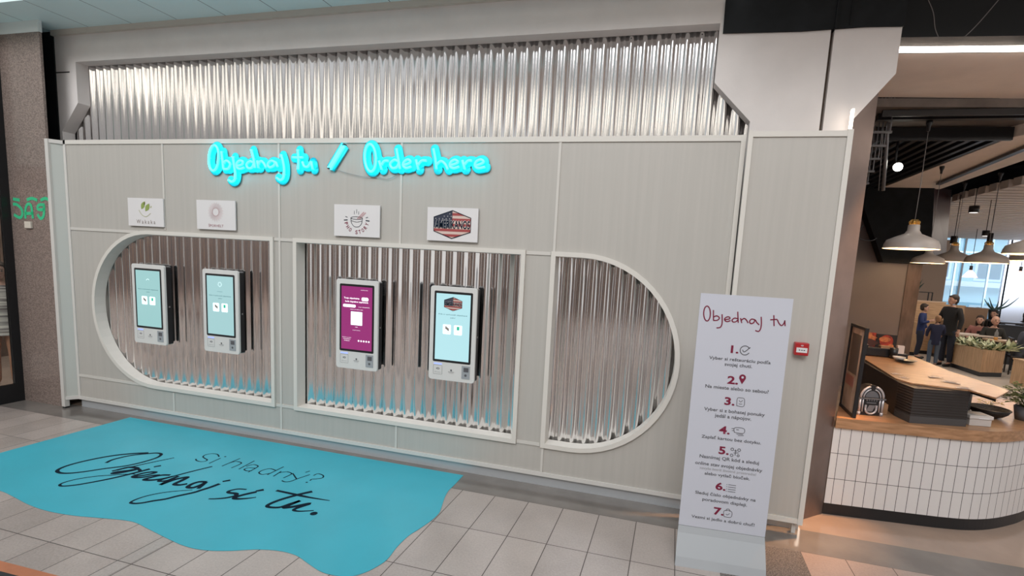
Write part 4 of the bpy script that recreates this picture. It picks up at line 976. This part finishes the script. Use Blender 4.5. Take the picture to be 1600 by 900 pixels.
def plant(name, loc, lab, pot_r, pot_h, n, R, H, lm, potm, leaf=.05, pot=True, cat='plant', grp=None, droop=.3):
    e = empty(name, loc, lab, cat, grp)
    if pot:
        MB().lathe([(pot_r * .75, 0), (pot_r, pot_h), (pot_r * .92, pot_h), (pot_r * .88, pot_h * .9), (0, pot_h * .88)], 28).build('pot', potm, e)
    m1 = MB(); st = MB()
    for k in range(n):
        a = random.uniform(0, 2 * PI); rr = R * math.sqrt(random.random()); zz = pot_h + H * random.uniform(.15, 1) * (1 - .35 * rr / R)
        c = Vector((rr * math.cos(a), rr * math.sin(a), zz))
        if k % 5 == 0: st.tube([(0, 0, pot_h * .85), (c.x * .4, c.y * .4, pot_h + (zz - pot_h) * .6), c], .002, 5)
        d = Vector((math.cos(a + random.uniform(-.8, .8)), math.sin(a + random.uniform(-.8, .8)), random.uniform(-droop, .5))).normalized()
        w = d.cross(Vector((random.uniform(-.4, .4), random.uniform(-.4, .4), 1))).normalized(); L = leaf * random.uniform(.7, 1.3); nn = w.cross(d)
        P = [c, c + d * L * .3 + w * L * .26 - nn * L * .03, c + d * L * .7 + w * L * .22, c + d * L - nn * L * .1, c + d * L * .7 - w * L * .22, c + d * L * .3 - w * L * .26 - nn * L * .03]
        mid = m1.bm.verts.new(c + d * L * .5 + nn * L * .05); vs = [m1.bm.verts.new(p) for p in P]
        for i in range(6): m1.bm.faces.new((vs[i], vs[(i + 1) % 6], mid))
    m1.build('foliage', lm, e); st.build('stem', mat('plant_stem', (.10, .12, .03), .6), e)
    return e
GL = mat('herb_leaf_green', (.10, .13, .03), .5, noise=.6, nscale=9)
plant('potted_herb', (3.08, 1.10, .866), 'leafy green herb in a grey pot at the right end of the counter', .085, .12, 420, .16, .24, GL, mat('grey_pot', (.13, .13, .14), .5), .045)
plant('dried_flowers', (2.98, 1.42, .866), 'small yellowish dried sprig lying behind the black basket', .03, .03, 50, .08, .08, mat('dry_yellow', (.45, .33, .12), .6), mat('kraft_pot', (.3, .2, .12), .6), .03)
# ---- pendant lamps
SHW = mat('lamp_white_enamel', (.56, .52, .49), .35); GOLD = mat('brass', (.62, .40, .12), .3, .9); BULB = mat('warm_bulb', (1, .8, .5), .3, emit=(1, .72, .40), estr=9)
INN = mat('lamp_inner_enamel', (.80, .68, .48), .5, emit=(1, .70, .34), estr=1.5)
def pendant(px0, x, y, z, top, lab, s=1.0, light=True):
    e = empty('pendant_lamp', (x, y, z), lab, 'pendant lamp', 'white dome pendant lamps of the food court')
    R = .19 * s
    prof = [(R, 0), (R * .985, .008 * s), (R * .96, .035 * s), (R * .89, .066 * s), (R * .60, .094 * s), (R * .30, .118 * s), (R * .215, .145 * s), (R * .205, .186 * s), (R * .17, .19 * s)]
    MB().lathe(prof, 40, cap=False).build('lamp_shade', SHW, e)
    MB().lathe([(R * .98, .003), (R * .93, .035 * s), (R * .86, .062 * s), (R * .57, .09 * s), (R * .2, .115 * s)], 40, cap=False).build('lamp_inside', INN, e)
    m1 = MB()
    for k in range(12):
        a = 2 * PI * k / 12; m1.tube([(R * .17 * math.cos(a), R * .17 * math.sin(a), .186 * s), (R * .19 * math.cos(a), R * .19 * math.sin(a), .21 * s), (R * .10 * math.cos(a), R * .10 * math.sin(a), .228 * s)], .0035 * s, 5)
    m1.lathe([(.0, .19 * s), (.018 * s, .19 * s), (.018 * s, .225 * s), (0, .23 * s)], 12)
    m1.build('brass_cage', GOLD, e)
    MB().ball((0, 0, .055 * s), .032 * s).build('bulb', BULB, e)
    MB().tube([(0, 0, .228 * s), (.004, 0, (top - z) * .5), (0, 0, top - z)], .0035, 6).build('cord', mat('grey_cord', (.30, .29, .29), .5), e)
    MB().lathe([(.012, top - z - .10), (.016, top - z - .06), (.03, top - z - .02), (.03, top - z)], 12).build('ceiling_rose', BLACKM, e)
    if light:
        l = bpy.data.lights.new('lamp_light', 'POINT'); l.energy = 15; l.color = (1, .66, .38); l.shadow_soft_size = .04
        o = bpy.data.objects.new('lamp_light', l); COL.objects.link(o); o.parent = e; o.location = (0, 0, .01)
    return e
pendant(0, 2.346, 1.98, 2.361, 3.65, 'white dome pendant lamp with brass cap hanging nearest the steel column', s=1.33)
pendant(0, 3.364, 4.09, 2.286, 3.60, 'white dome pendant lamp half hidden, farthest left behind the nearest lamp', s=1.05)
pendant(0, 4.130, 5.165, 2.359, 3.56, 'white dome pendant lamp second from the left, on a thin dark cord', s=1.316)
pendant(0, 4.143, 4.287, 2.333, 3.56, 'white dome pendant lamp overlapping in the middle, in front of blue glass', s=1.316)
pendant(0, 3.62, 2.39, 2.379, 3.60, 'large white dome pendant lamp cut off by the right edge of the photo', s=1.316)
pendant(0, 5.12, 5.18, 2.423, 3.50, 'small white dome pendant lamp low at the right edge, below the large one', s=1.316)
for k, (px, py, y) in enumerate(((1515.5, 430, 12.0), (1593, 432, 11.5))):
    p = wl(px, py, y); e = empty('cone_lamp', (p.x, p.y, p.z), ('glowing pinkish cone lamp hanging before the rear window', 'glowing pinkish cone lamp hanging at the far right before the rear wall')[k], 'pendant lamp', 'glowing cone lamps at the rear')
    MB().lathe([(.0, -.05), (.17, -.06), (.10, .05), (.045, .12), (.03, .14), (0, .14)], 24).build('cone_shade', mat('glowing_pink_glass', (.9, .6, .5), .4, emit=(1, .72, .62), estr=1.6), e)
    MB().tube([(0, 0, .13), (0, 0, .25)], .035, 10).build('socket', BLACKM, e); MB().tube([(0, 0, .25), (0, 0, 3.9 - p.z)], .008, 6).build('cord', BLACKM, e)
l = bpy.data.lights.new('column_glow_spot', 'SPOT'); l.energy = 750; l.color = (1, .48, .18); l.spot_size = math.radians(34); l.spot_blend = .9; l.shadow_soft_size = .04  # spot added for the orange glow on the steel, no fixture built
o = bpy.data.objects.new('column_glow_spot', l); COL.objects.link(o); o.location = (2.0, .42, 3.70); o.rotation_euler = (Vector((1.30, .30, 1.55)) - Vector(o.location)).to_track_quat('-Z', 'Y').to_euler()
# ---- spot, ceiling hardware
p = wl(1403, 261, 2.4); e = empty('spotlight', (p.x, p.y, p.z), 'bright round spotlight below the black slatted ceiling', 'spotlight')
aim = (CAM - p).normalized()
mb = MB(); mb.tube([Vector((0, 0, 0)) - aim * .16, Vector((0, 0, 0)) - aim * .01], .05, 16); mb.build('spot_body', BLACKM, e)
mb = MB(); mb.ball((0, 0, 0), .045); mb.build('spot_lens', mat('spot_glow', (1, 1, .9), .3, emit=(1, .97, .85), estr=25), e)
mb = MB(); mb.tube([(0, .1, .0), (0, .1, 3.62 - p.z)], .012, 8); mb.build('spot_stem', BLACKM, e)
e = MB().tube([(2.12, 2.3, 3.0), (2.05, 2.3, 4.25)], .018, 12).tube([(2.075, 2.3, 3.0), (2.005, 2.3, 4.25)], .006, 8)
tag(e.build('conduit', mat('grey_conduit', (.25, .25, .26), .35, .6)), 'grey vertical conduit pipe under the black slatted ceiling', 'pipe')
for k in range(5):
    z = 3.52 - .11 * k
    tag(MB().box(1.66, 2.0, 1.9 + .12 * k, 1.93 + .12 * k, z, z + .02).box(1.98, 1.99, 1.91 + .12 * k, 1.92 + .12 * k, z + .02, 4.25).build('cable_tray_bar', mat('tray_grey', (.16, .16, .17), .4, .5)), 'short grey cable tray bar stacked left of the conduit, %s of five' % ('top', 'second', 'third', 'fourth', 'lowest')[k], 'cable tray', 'cable tray bars beside the conduit')
mb = MB(); random.seed(2)
for k in range(5):
    P = [Vector((1.62, 1.6, 4.24)), Vector((1.62, 1.58, 3.9))]
    for q in range(9):
        c = wl(1352 - q * 2.4 + random.uniform(-2.5, 2.5), 262 + q * 14, 1.55 + random.uniform(-.04, .04)); P.append(c)
    mb.tube(smooth(P, 3), .007, 6)
P = [wl(x, y, 1.5) for x, y in ((1349, 352), (1343, 360), (1341, 370), (1348, 375), (1362, 376), (1370, 372))]; mb.tube(smooth(P, 4), .004, 6)
tag(mb.build('cable_bundle', BLACKM), 'tangled black cables hanging beside the steel wall', 'cable')
for k, (px, py, y) in enumerate(((1522, 327, 5.3), (1540.5, 364.5, 6.4), (1490.5, 375, 6.0), (1546.5, 375, 4.9))):
    p = wl(px, py, y); e = empty('ceiling_downlight', (p.x, p.y, p.z), ('black cylinder downlight under the white slatted ceiling, highest one', 'black cylinder downlight above the pale blue glass', 'slim black downlight above the second pendant lamp', 'long dark downlight beside the big pendant lamp')[k], 'downlight', 'black downlights')
    h = (.10, .09, .13, .2)[k]; r = (.066, .055, .05, .035)[k]
    MB().lathe([(0, -h / 2), (r, -h / 2), (r, h / 2), (0, h / 2)], 20).build('can', BLACKM, e)
    MB().lathe([(0, -h / 2 - .004), (r * .8, -h / 2 - .004), (r * .8, -h / 2)], 20).build('diffuser', mat('downlight_glow', (1, 1, 1), .4, emit=(1, .95, .9), estr=1.2), e)
    MB().tube([(0, 0, h / 2), (0, 0, 3.5 - p.z)], .006, 6).build('rod', BLACKM, e)

# ---- far furniture
PL = [fl(1478, 571), fl(1530, 588.5), fl(1564, 589.5)]
pb_ = PL[2] + (PL[0] - PL[1]) * .9
pt = empty('planter_box', (7.0, 9.8, 0), 'angled light plywood planter box with black base and white-green leaves', 'planter'); off = Vector(pt.location)
poly = [PL[0], PL[1], PL[2], PL[2] + Vector((.05, .42, 0)), PL[1] + Vector((.35, .50, 0)), PL[0] + Vector((.42, .06, 0))]
MB().prism([(p.x - off.x, p.y - off.y, .10) for p in poly], .50).build('box', PLY, pt)
MB().prism([(p.x - off.x, p.y - off.y, .0) for p in poly], .10).build('kick', BLACKM, pt)
m1 = MB(); m2 = MB(); random.seed(8)
for k in range(260):
    u, v = random.random(), random.random(); a = PL[0].lerp(PL[1], u) if u < .999 else PL[1]
    if random.random() < .4: a = PL[1].lerp(PL[2], random.random())
    c = a + Vector((random.uniform(.03, .34), random.uniform(.06, .34), 0)) - off; c.z = .60
    ang = random.uniform(0, 2 * PI); el = random.uniform(.1, 1.2); L = random.uniform(.16, .34)
    d = Vector((math.cos(ang) * math.cos(el), math.sin(ang) * math.cos(el), math.sin(el))); w = d.cross(Vector((0, 0, 1))).normalized() * L * .13
    tip = c + d * L - Vector((0, 0, .05)); mb = m1 if random.random() < .6 else m2
    mb.bm.faces.new([mb.bm.verts.new(q) for q in (c, c + d * L * .5 + w, tip, c + d * L * .5 - w)])
m1.build('pale_leaf', mat('white_variegated_leaf', (.58, .62, .42), .5), pt); m2.build('dark_leaf', mat('dark_green_leaf', (.05, .09, .03), .5), pt)
def boxthing(name, lab, cat, x0, x1, y0, y1, z0, z1, m, topm=None, group=None, kick=True):
    e = empty(name, ((x0 + x1) / 2, (y0 + y1) / 2, z0), lab, cat, group); w = (x1 - x0) / 2; d = (y1 - y0) / 2; h = z1 - z0
    MB().box(-w, w, -d, d, .1 if kick else 0, h - .03).build('body', m, e)
    if kick: MB().box(-w + .01, w - .01, -d + .01, d - .01, 0, .1).build('kick', BLACKM, e)
    MB().box(-w - .01, w + .01, -d - .01, d + .01, h - .03, h).build('cap', topm or m, e); return e
boxthing('booth_partition', 'long light plywood booth partition behind the standing group', 'partition', 6.0, 7.25, 12.3, 12.5, 0, 1.50, PLYH, mat('pale_wood_cap', (.66, .48, .34), .5))
boxthing('booth_partition', 'plywood booth partition to the right of the standing man', 'partition', 7.32, 7.85, 12.6, 12.8, 0, 1.42, PLY)
boxthing('booth_partition', 'brown plywood booth partition below the rear window', 'partition', 7.95, 8.75, 13.3, 13.5, 0, 1.36, mat('brown_plywood', (.36, .23, .15), .5))
boxthing('bench_back', 'dark wooden bench back between the man and the seated woman', 'bench', 6.95, 7.5, 11.8, 12.0, 0, 1.02, mat('dark_wood', (.20, .11, .06), .5))
boxthing('food_cabinet', 'low plywood cabinet with black side behind the children', 'cabinet', 6.12, 6.5, 11.75, 12.1, 0, .92, PLY)
p = fl(1585, 588)
boxthing('plywood_counter', 'light plywood counter end at the right edge beyond the planter', 'counter', 7.0, 7.8, 8.25, 8.6, 0, .54, PLY, kick=False)
def table(loc, w, d, h, lab, m, z=.04):
    e = empty('dining_table', (loc[0], loc[1], 0), lab, 'table', 'dining tables beyond the planter')
    MB().box(-w / 2, w / 2, -d / 2, d / 2, h - z, h).build('tabletop', m, e, bevel=.004)
    for sx_ in (-1, 1):
        for sy in (-1, 1): MB().box(sx_ * (w / 2 - .05) - .02, sx_ * (w / 2 - .05) + .02, sy * (d / 2 - .05) - .02, sy * (d / 2 - .05) + .02, 0, h - z).build('leg', BLACKM, e)
CRT = mat('cream_tabletop', (.66, .56, .48), .4)
table((7.35, 11.0), 1.0, .5, .78, 'long cream table before the seated woman', CRT)
table((7.72, 10.38), .7, .42, .74, 'light wooden table between the bald man and the person in grey', mat('pale_wood_table', (.58, .42, .28), .4))
table((9.2, 12.3), 1.6, .7, 1.08, 'dark high table at the far right before the dark-haired people', mat('dark_tabletop', (.05, .05, .06), .4))
e = boxthing('dark_bench', 'black upholstered bench block behind the bald man', 'bench', 8.2, 10.2, 11.6, 11.8, 0, 1.03, mat('black_upholstery', (.015, .016, .02), .5))
p = wl(1553, 537, 10.2)
e = empty('water_bottle', (7.50, 10.30, .74), 'clear bottle with orange base on the wooden table', 'bottle')
MB().lathe([(.035, 0), (.038, .08), (.038, .17), (.015, .22), (.013, .25), (0, .25)], 16).build('bottle_body', mat('clear_plastic', (.35, .35, .35), .15, alpha=.6), e); MB().lathe([(.039, .0), (.04, .07), (0, .07)], 16).build('orange_base', mat('orange_band', (.6, .3, .08), .5), e)
# agave behind
p = wl(1556, 470, 13.9); e = empty('agave_plant', (p.x, p.y, 1.0), 'dark spiky agave plant on a stand before the rear window', 'plant'); m1 = MB()
for k, (dx, dz) in enumerate(((-.30, .32), (-.18, .22), (-.42, .05), (.10, .28), (.25, .2), (.38, .36), (.62, .42), (.2, .08), (-.1, .36))):
    m1.tube(smooth([(0, 0, .3), (dx * .5, .03 * (k % 3), .3 + dz * .35), (dx, .02 * k, .3 + dz)], 4), [.035 - .0035 * q for q in range(9)], 6)
m1.build('leaves', mat('agave_dark_green', (.04, .10, .09), .4), e)
MB().lathe([(.10, -.0), (.14, .3), (.12, .3), (0, .28)], 20).build('pot', BLACKM, e); MB().box(-.15, .15, -.15, .15, -1.0, 0).build('stand', PLY, e)
p = wl(1440, 462, 13.5); e = empty('black_shelf', (p.x, p.y, 0), 'small black open shelf rack with dark plant at the far left of the court', 'shelf')
z1 = p.z + .12
mb = MB()
for dx in (-.22, .22):
    for dy in (-.12, .12): mb.box(dx - .012, dx + .012, dy - .012, dy + .012, 0, z1)
mb.build('post', BLACKM, e)
for k in range(5): MB().box(-.23, .23, -.13, .13, z1 - .02 - k * .3, z1 - k * .3).build('shelf_board', BLACKM, e)
m1 = MB()
for k in range(6): m1.tube([(-.15, 0, z1), (-.15 + .08 * math.cos(k), .05 * math.sin(k * 2), z1 + .15), (-.12 + .14 * math.cos(k), .1 * math.sin(k), z1 + .26 + .02 * k)], [.03, .025, .004], 6)
m1.build('plant_leaf', mat('shelf_plant', (.03, .07, .05), .5), e)

# ================================================================ PEOPLE
SKIN = mat('skin', (.52, .30, .22), .5)
def skinmesh(verts, edges, root, name, m, parent, sub=2):
    me = bpy.data.meshes.new(name); me.from_pydata([v[:3] for v in verts], edges, [])
    o = bpy.data.objects.new(name, me); COL.objects.link(o)
    o.modifiers.new('k', 'SKIN'); o.modifiers.new('s', 'SUBSURF').levels = sub; o.modifiers['k'].use_smooth_shade = True
    if not me.skin_vertices: 
        pass
    sk = me.skin_vertices[0].data
    for i, v in enumerate(verts):
        r = v[3]; sk[i].radius = r if isinstance(r, tuple) else (r, r); sk[i].use_root = (i == root)
    dg = bpy.context.evaluated_depsgraph_get(); dg.update(); m2 = bpy.data.meshes.new_from_object(o.evaluated_get(dg)); bpy.data.objects.remove(o)
    for p in m2.polygons: p.use_smooth = True
    return link(name, m2, m, parent)
def chainmesh(chains, root, name, m, parent, sub=2):
    """chains: lists of (x,y,z,r); points repeated between chains are welded"""
    V = []; idx = {}; E = []
    for ch in chains:
        last = None
        for p in ch:
            key = (round(p[0], 4), round(p[1], 4), round(p[2], 4))
            if key not in idx: idx[key] = len(V); V.append(p)
            i = idx[key]
            if last is not None and last != i: E.append((last, i))
            last = i
    return skinmesh(V, E, idx[tuple(round(c, 4) for c in root[:3])], name, m, parent, sub)
def person(loc, H, face, label, top, legs, hairm, hair='short', pose='stand', arms=None, head_turn=0, bald=False, shoes=None, long_top=.0, group=None, skin=None, lean=0):
    """person facing local -Y, then rotated; H is standing height"""
    s = H / 1.75; e = empty('person', loc, label, 'person', group, rz=face)
    skin = skin or SKIN
    sit = pose == 'sit'
    hip = (.50 if sit else .93) * (1 if sit else s); hz = hip; sc_ = s
    def T(x, y, z): return (x * s, y * s, hz + z * s)
    pel = T(0, 0, 0); wai = T(0, -lean * .15, .18); che = T(0, -lean * .35, .36); nek = T(0, -lean * .5, .50); nk2 = T(0, -lean * .55 - .01, .56)
    HC = Vector(T(0, -lean * .6 - .015, .668))
    def v(p, r): return (p[0], p[1], p[2], (r[0] * s, r[1] * s) if isinstance(r, tuple) else r * s)
    if arms is None: arms = {-1: [(-.26, .02, .20), (-.27, -.06, -.04)], 1: [(.26, .02, .20), (.27, -.06, -.04)]}
    body = [[v(pel, (.10, .08)), v(wai, (.09, .07)), v(che, (.11, .08)), v(nek, .06), v(nk2, .052)]]
    topc = [[v(T(0, 0, -.13 - long_top), (.165, .12)), v(T(0, 0, -.03), (.165, .12)), v(wai, (.15, .11)), v(che, (.17, .12)), v(T(0, -lean * .45, .46), (.11, .09)), v(T(0, -lean * .5, .515), (.068, .066))]]
    legc = [[v(T(0, 0, .08), (.145, .105)), v(pel, (.15, .108))]]
    for sd in (-1, 1):
        sh = T(sd * .17, -lean * .4, .44); el = T(*arms[sd][0]); wr = T(*arms[sd][1])
        d = (Vector(wr) - Vector(el)).normalized()
        body.append([v(che, (.11, .08)), v(sh, .058), v(el, .040), v(wr, .028)])
        topc.append([v(che, (.17, .12)), v(sh, .078), v(tuple((Vector(sh) + Vector(el)) / 2), .064), v(el, .056), v(tuple(Vector(wr) - d * .02 * s), .042)])
        # hand: palm and five fingers
        side = d.cross(Vector((0, -1, .3))).normalized(); pn_ = side.cross(d)
        pm = Vector(wr) + d * .05 * s
        body.append([v(wr, .028), v(tuple(pm), (.036, .018))])
        for k in range(4):
            b0 = pm + d * .03 * s + side * (k - 1.5) * .019 * s; b1 = b0 + d * .035 * s - pn_ * .006 * s; b2 = b1 + d * (.028, .034, .031, .022)[k] * s - pn_ * .018 * s
            body.append([v(tuple(pm), (.036, .018)), v(tuple(b0), .0095), v(tuple(b1), .009), v(tuple(b2), .0075)])
        t0 = Vector(wr) + d * .03 * s + side * sd * .035 * s; t1 = t0 + (d * .03 + side * sd * .02) * s
        body.append([v(wr, .028), v(tuple(t0), .012), v(tuple(t1), .009)])
        hj = T(sd * .09, 0, -.05)
        if sit: kn = (sd * .12 * s, -.42 * s, hz + .02); an = (sd * .12 * s, -.40 * s, .09 * s); 
        else: kn = (sd * .10 * s, -.02 * s, .50 * s); an = (sd * .10 * s, .03 * s, .09 * s)
        toe = (an[0], an[1] - .16 * s, .035 * s); heel = (an[0], an[1] + .03 * s, .04 * s)
        body.append([v(pel, (.10, .08)), v(hj, .070), v(kn, .055), v(an, .038), v(toe, .034)])
        mid = tuple((Vector(hj) + Vector(kn)) / 2); md2 = tuple((Vector(kn) + Vector(an)) / 2)
        legc.append([v(pel, (.155, .115)), v(hj, .098), v(mid, .088), v(kn, .070), v(md2, .066), v((an[0], an[1], an[2] + .0), .056)])
        chainmesh([[v(heel, .044), v((an[0], an[1] - .06 * s, .045 * s), .048), v(toe, .040), v((toe[0], toe[1] - .05 * s, .032 * s), .03)]], v(heel, .04), 'shoe', shoes or BLACKM, e, 1)
    b = chainmesh(body, v(pel, 1), 'body', skin, e)
    chainmesh(topc, topc[0][1], 'jacket', top, e); chainmesh(legc, legc[0][1], 'trousers', legs, e)
    # head joined into the body mesh, with face
    ht = Matrix.Rotation(head_turn, 3, 'Z'); bm = bmesh.new(); bm.from_mesh(b.data)
    def HB(c, r, scl, mi):
        M = Matrix.Translation(HC + ht @ (Vector(c) * s)) @ ht.to_4x4() @ Matrix.Diagonal((*scl, 1))
        q = bmesh.ops.create_uvsphere(bm, u_segments=16, v_segments=12, radius=r * s, matrix=M)
        for vv in q['verts']:
            for f in vv.link_faces: f.smooth = True; f.material_index = mi
    HB((0, 0, .01), .098, (.82, 1.0, 1.14), 0); HB((0, -.035, -.055), .062, (.85, .9, 1.0), 0)
    HB((0, -.103, -.015), .017, (.75, 1.0, 1.3), 0)
    for sd in (-1, 1):
        HB((sd * .081, .005, -.01), .024, (.4, .8, 1.2), 0); HB((sd * .032, -.088, .012), .011, (1.2, .6, .8), 1); HB((sd * .032, -.088, .035), .014, (1.4, .4, .3), 2)
    HB((0, -.093, -.062), .020, (1.3, .5, .35), 3)
    bm.to_mesh(b.data); bm.free()
    for mm in (mat('eye', (.05, .04, .04), .2), mat('brow', (.10, .06, .04), .7), mat('lips', (.42, .16, .13), .5)): b.data.materials.append(mm)
    if not bald:
        hb_ = MB()
        def HH(c, r, scl):
            M = Matrix.Translation(HC + ht @ (Vector(c) * s)) @ ht.to_4x4() @ Matrix.Diagonal((*scl, 1))
            q = bmesh.ops.create_uvsphere(hb_.bm, u_segments=18, v_segments=12, radius=r * s, matrix=M)
            for vv in q['verts']:
                for f in vv.link_faces: f.smooth = True
        HH((0, .020, .045), .103, (.88, .98, .95)); HH((0, .04, -.005), .092, (.90, .85, 1.0)); HH((0, -.055, .088), .05, (1.2, .8, .5))
        if hair == 'long': HH((0, .045, -.09), .095, (1.0, .6, 1.3)); HH((.06, .0, -.07), .05, (.6, .9, 1.8)); HH((-.06, .0, -.07), .05, (.6, .9, 1.8))
        hb_.build('hair', hairm, e)
    return e
HD = mat('dark_brown_hair', (.03, .018, .012), .6); HBL = mat('blond_hair', (.30, .16, .08), .6); HBK = mat('black_hair', (.012, .010, .010), .6)
JBK = mat('black_jacket', (.012, .011, .012), .8); JNV = mat('navy_jacket', (.010, .014, .05), .7); JBL = mat('blue_hoodie', (.012, .028, .12), .7)
DEN = mat('dark_jeans', (.018, .022, .04), .8); DENL = mat('faded_jeans', (.08, .11, .16), .8); GRY = mat('grey_sweater', (.07, .08, .11), .8); WHS = mat('white_striped_shirt', (.6, .55, .5), .7)
person((6.52, 10.28, .004), 1.77, math.radians(-60), 'man in black jacket and dark jeans standing with his head turned to the children', JBK, DEN, HD, arms={-1: [(-.25, -.02, .20), (-.20, -.16, .0)], 1: [(.25, .0, .20), (.27, -.08, -.04)]}, head_turn=math.radians(-20))
person((6.16, 10.05, .004), 1.25, math.radians(170), 'child with fair hair in navy jacket and faded jeans standing seen from behind', JNV, DENL, HBL, long_top=.08, arms={-1: [(-.24, -.08, .22), (-.22, -.24, .12)], 1: [(.24, -.04, .20), (.2, -.2, .05)]})
person((6.34, 11.3, .004), 1.47, math.radians(60), 'boy with dark hair in blue hoodie and dark trousers, half behind the brown marble pillar', JBL, DEN, HD, arms={-1: [(-.24, -.04, .20), (-.10, -.22, .28)], 1: [(.24, -.02, .20), (.24, -.12, .0)]}, long_top=.05, head_turn=.3)
def chair(loc, lab, rz=0):
    e = empty('chair', (loc[0], loc[1], .004), lab, 'chair', 'chairs of the seated guests', rz=rz)
    MB().box(-.2, .2, -.2, .2, .40, .44).build('seat', BLACKM, e, bevel=.01); MB().box(-.2, .2, .19, .22, .5, .85).build('backrest', BLACKM, e, bevel=.01)
    for sx_ in (-.18, .18):
        for sy in (-.18, .18): MB().box(sx_ - .012, sx_ + .012, sy - .012, sy + .012, 0, .40 if sy < 0 else .85).build('leg', BLACKM, e)
p = wl(1553, 504, 10.95)
person((p.x, p.y, .004), 1.72, math.radians(-10), 'bald man in black shirt seated at the table facing the camera', mat('black_shirt', (.02, .02, .018), .8), DEN, HD, pose='sit', bald=True, lean=.12, arms={-1: [(-.25, -.08, .18), (-.14, -.34, .14)], 1: [(.25, -.08, .18), (.16, -.34, .14)]}, head_turn=.1); chair((p.x, p.y + .05), 'black chair under the bald man')
p = wl(1532, 502, 11.6)
person((p.x, p.y, .004), 1.62, math.radians(-30), 'dark-haired woman in light top seated leaning over the cream table', mat('rose_top', (.36, .15, .13), .7), DEN, HD, hair='long', pose='sit', lean=.3, arms={-1: [(-.26, -.12, .20), (-.2, -.34, .16)], 1: [(.26, -.12, .20), (.1, -.36, .16)]}); chair((p.x, p.y + .05), 'black chair under the woman at the cream table')
p = wl(1601, 510, 9.9)
person((p.x, p.y, .004), 1.78, math.radians(75), 'person in grey sweater seated in profile at the right edge of the photo', GRY, mat('grey_trousers', (.05, .055, .065), .8), mat('fair_hair', (.35, .24, .16), .6), pose='sit', lean=.15, arms={-1: [(-.25, -.1, .18), (-.14, -.36, .16)], 1: [(.25, -.1, .18), (.16, -.36, .16)]}); chair((p.x, p.y), 'black chair under the person in grey sweater', math.radians(75))
for k, (px, py, y) in enumerate(((1560, 485, 12.9), (1594, 489, 12.9))):
    p = wl(px, py, y)
    person((p.x, p.y, .12), 1.62, math.radians((-50, 40)[k]), ('dark-haired person in black seated before the agave plant', 'dark-haired person in black seated at the far right high table')[k], JBK, DEN, HBK, hair='long', pose='sit', lean=.3); 
    e = empty('bar_stool', (p.x, p.y, .004), ('black stool under the person before the agave plant', 'black stool under the person at the far right')[k], 'stool', 'black stools at the high table')
    MB().lathe([(0, .50), (.17, .50), (.17, .54), (0, .54)], 20).build('seat', BLACKM, e); MB().lathe([(.14, 0), (.14, .015), (.02, .03), (.02, .5)], 20).build('base', BLACKM, e)
# person behind the shop door at the left edge
p = hit(3, 500, 0, -8.15)
person((p.x, p.y, 0), 1.66, math.radians(60), 'person in a white striped shirt behind the glass door at the left edge', mat('striped_shirt', (.62, .58, .52), .7, noise=.5, nscale=2, stretch=(1, 1, 16), col2=(.1, .08, .08)), mat('bare_tan_legs', (.45, .22, .13), .5), HD)
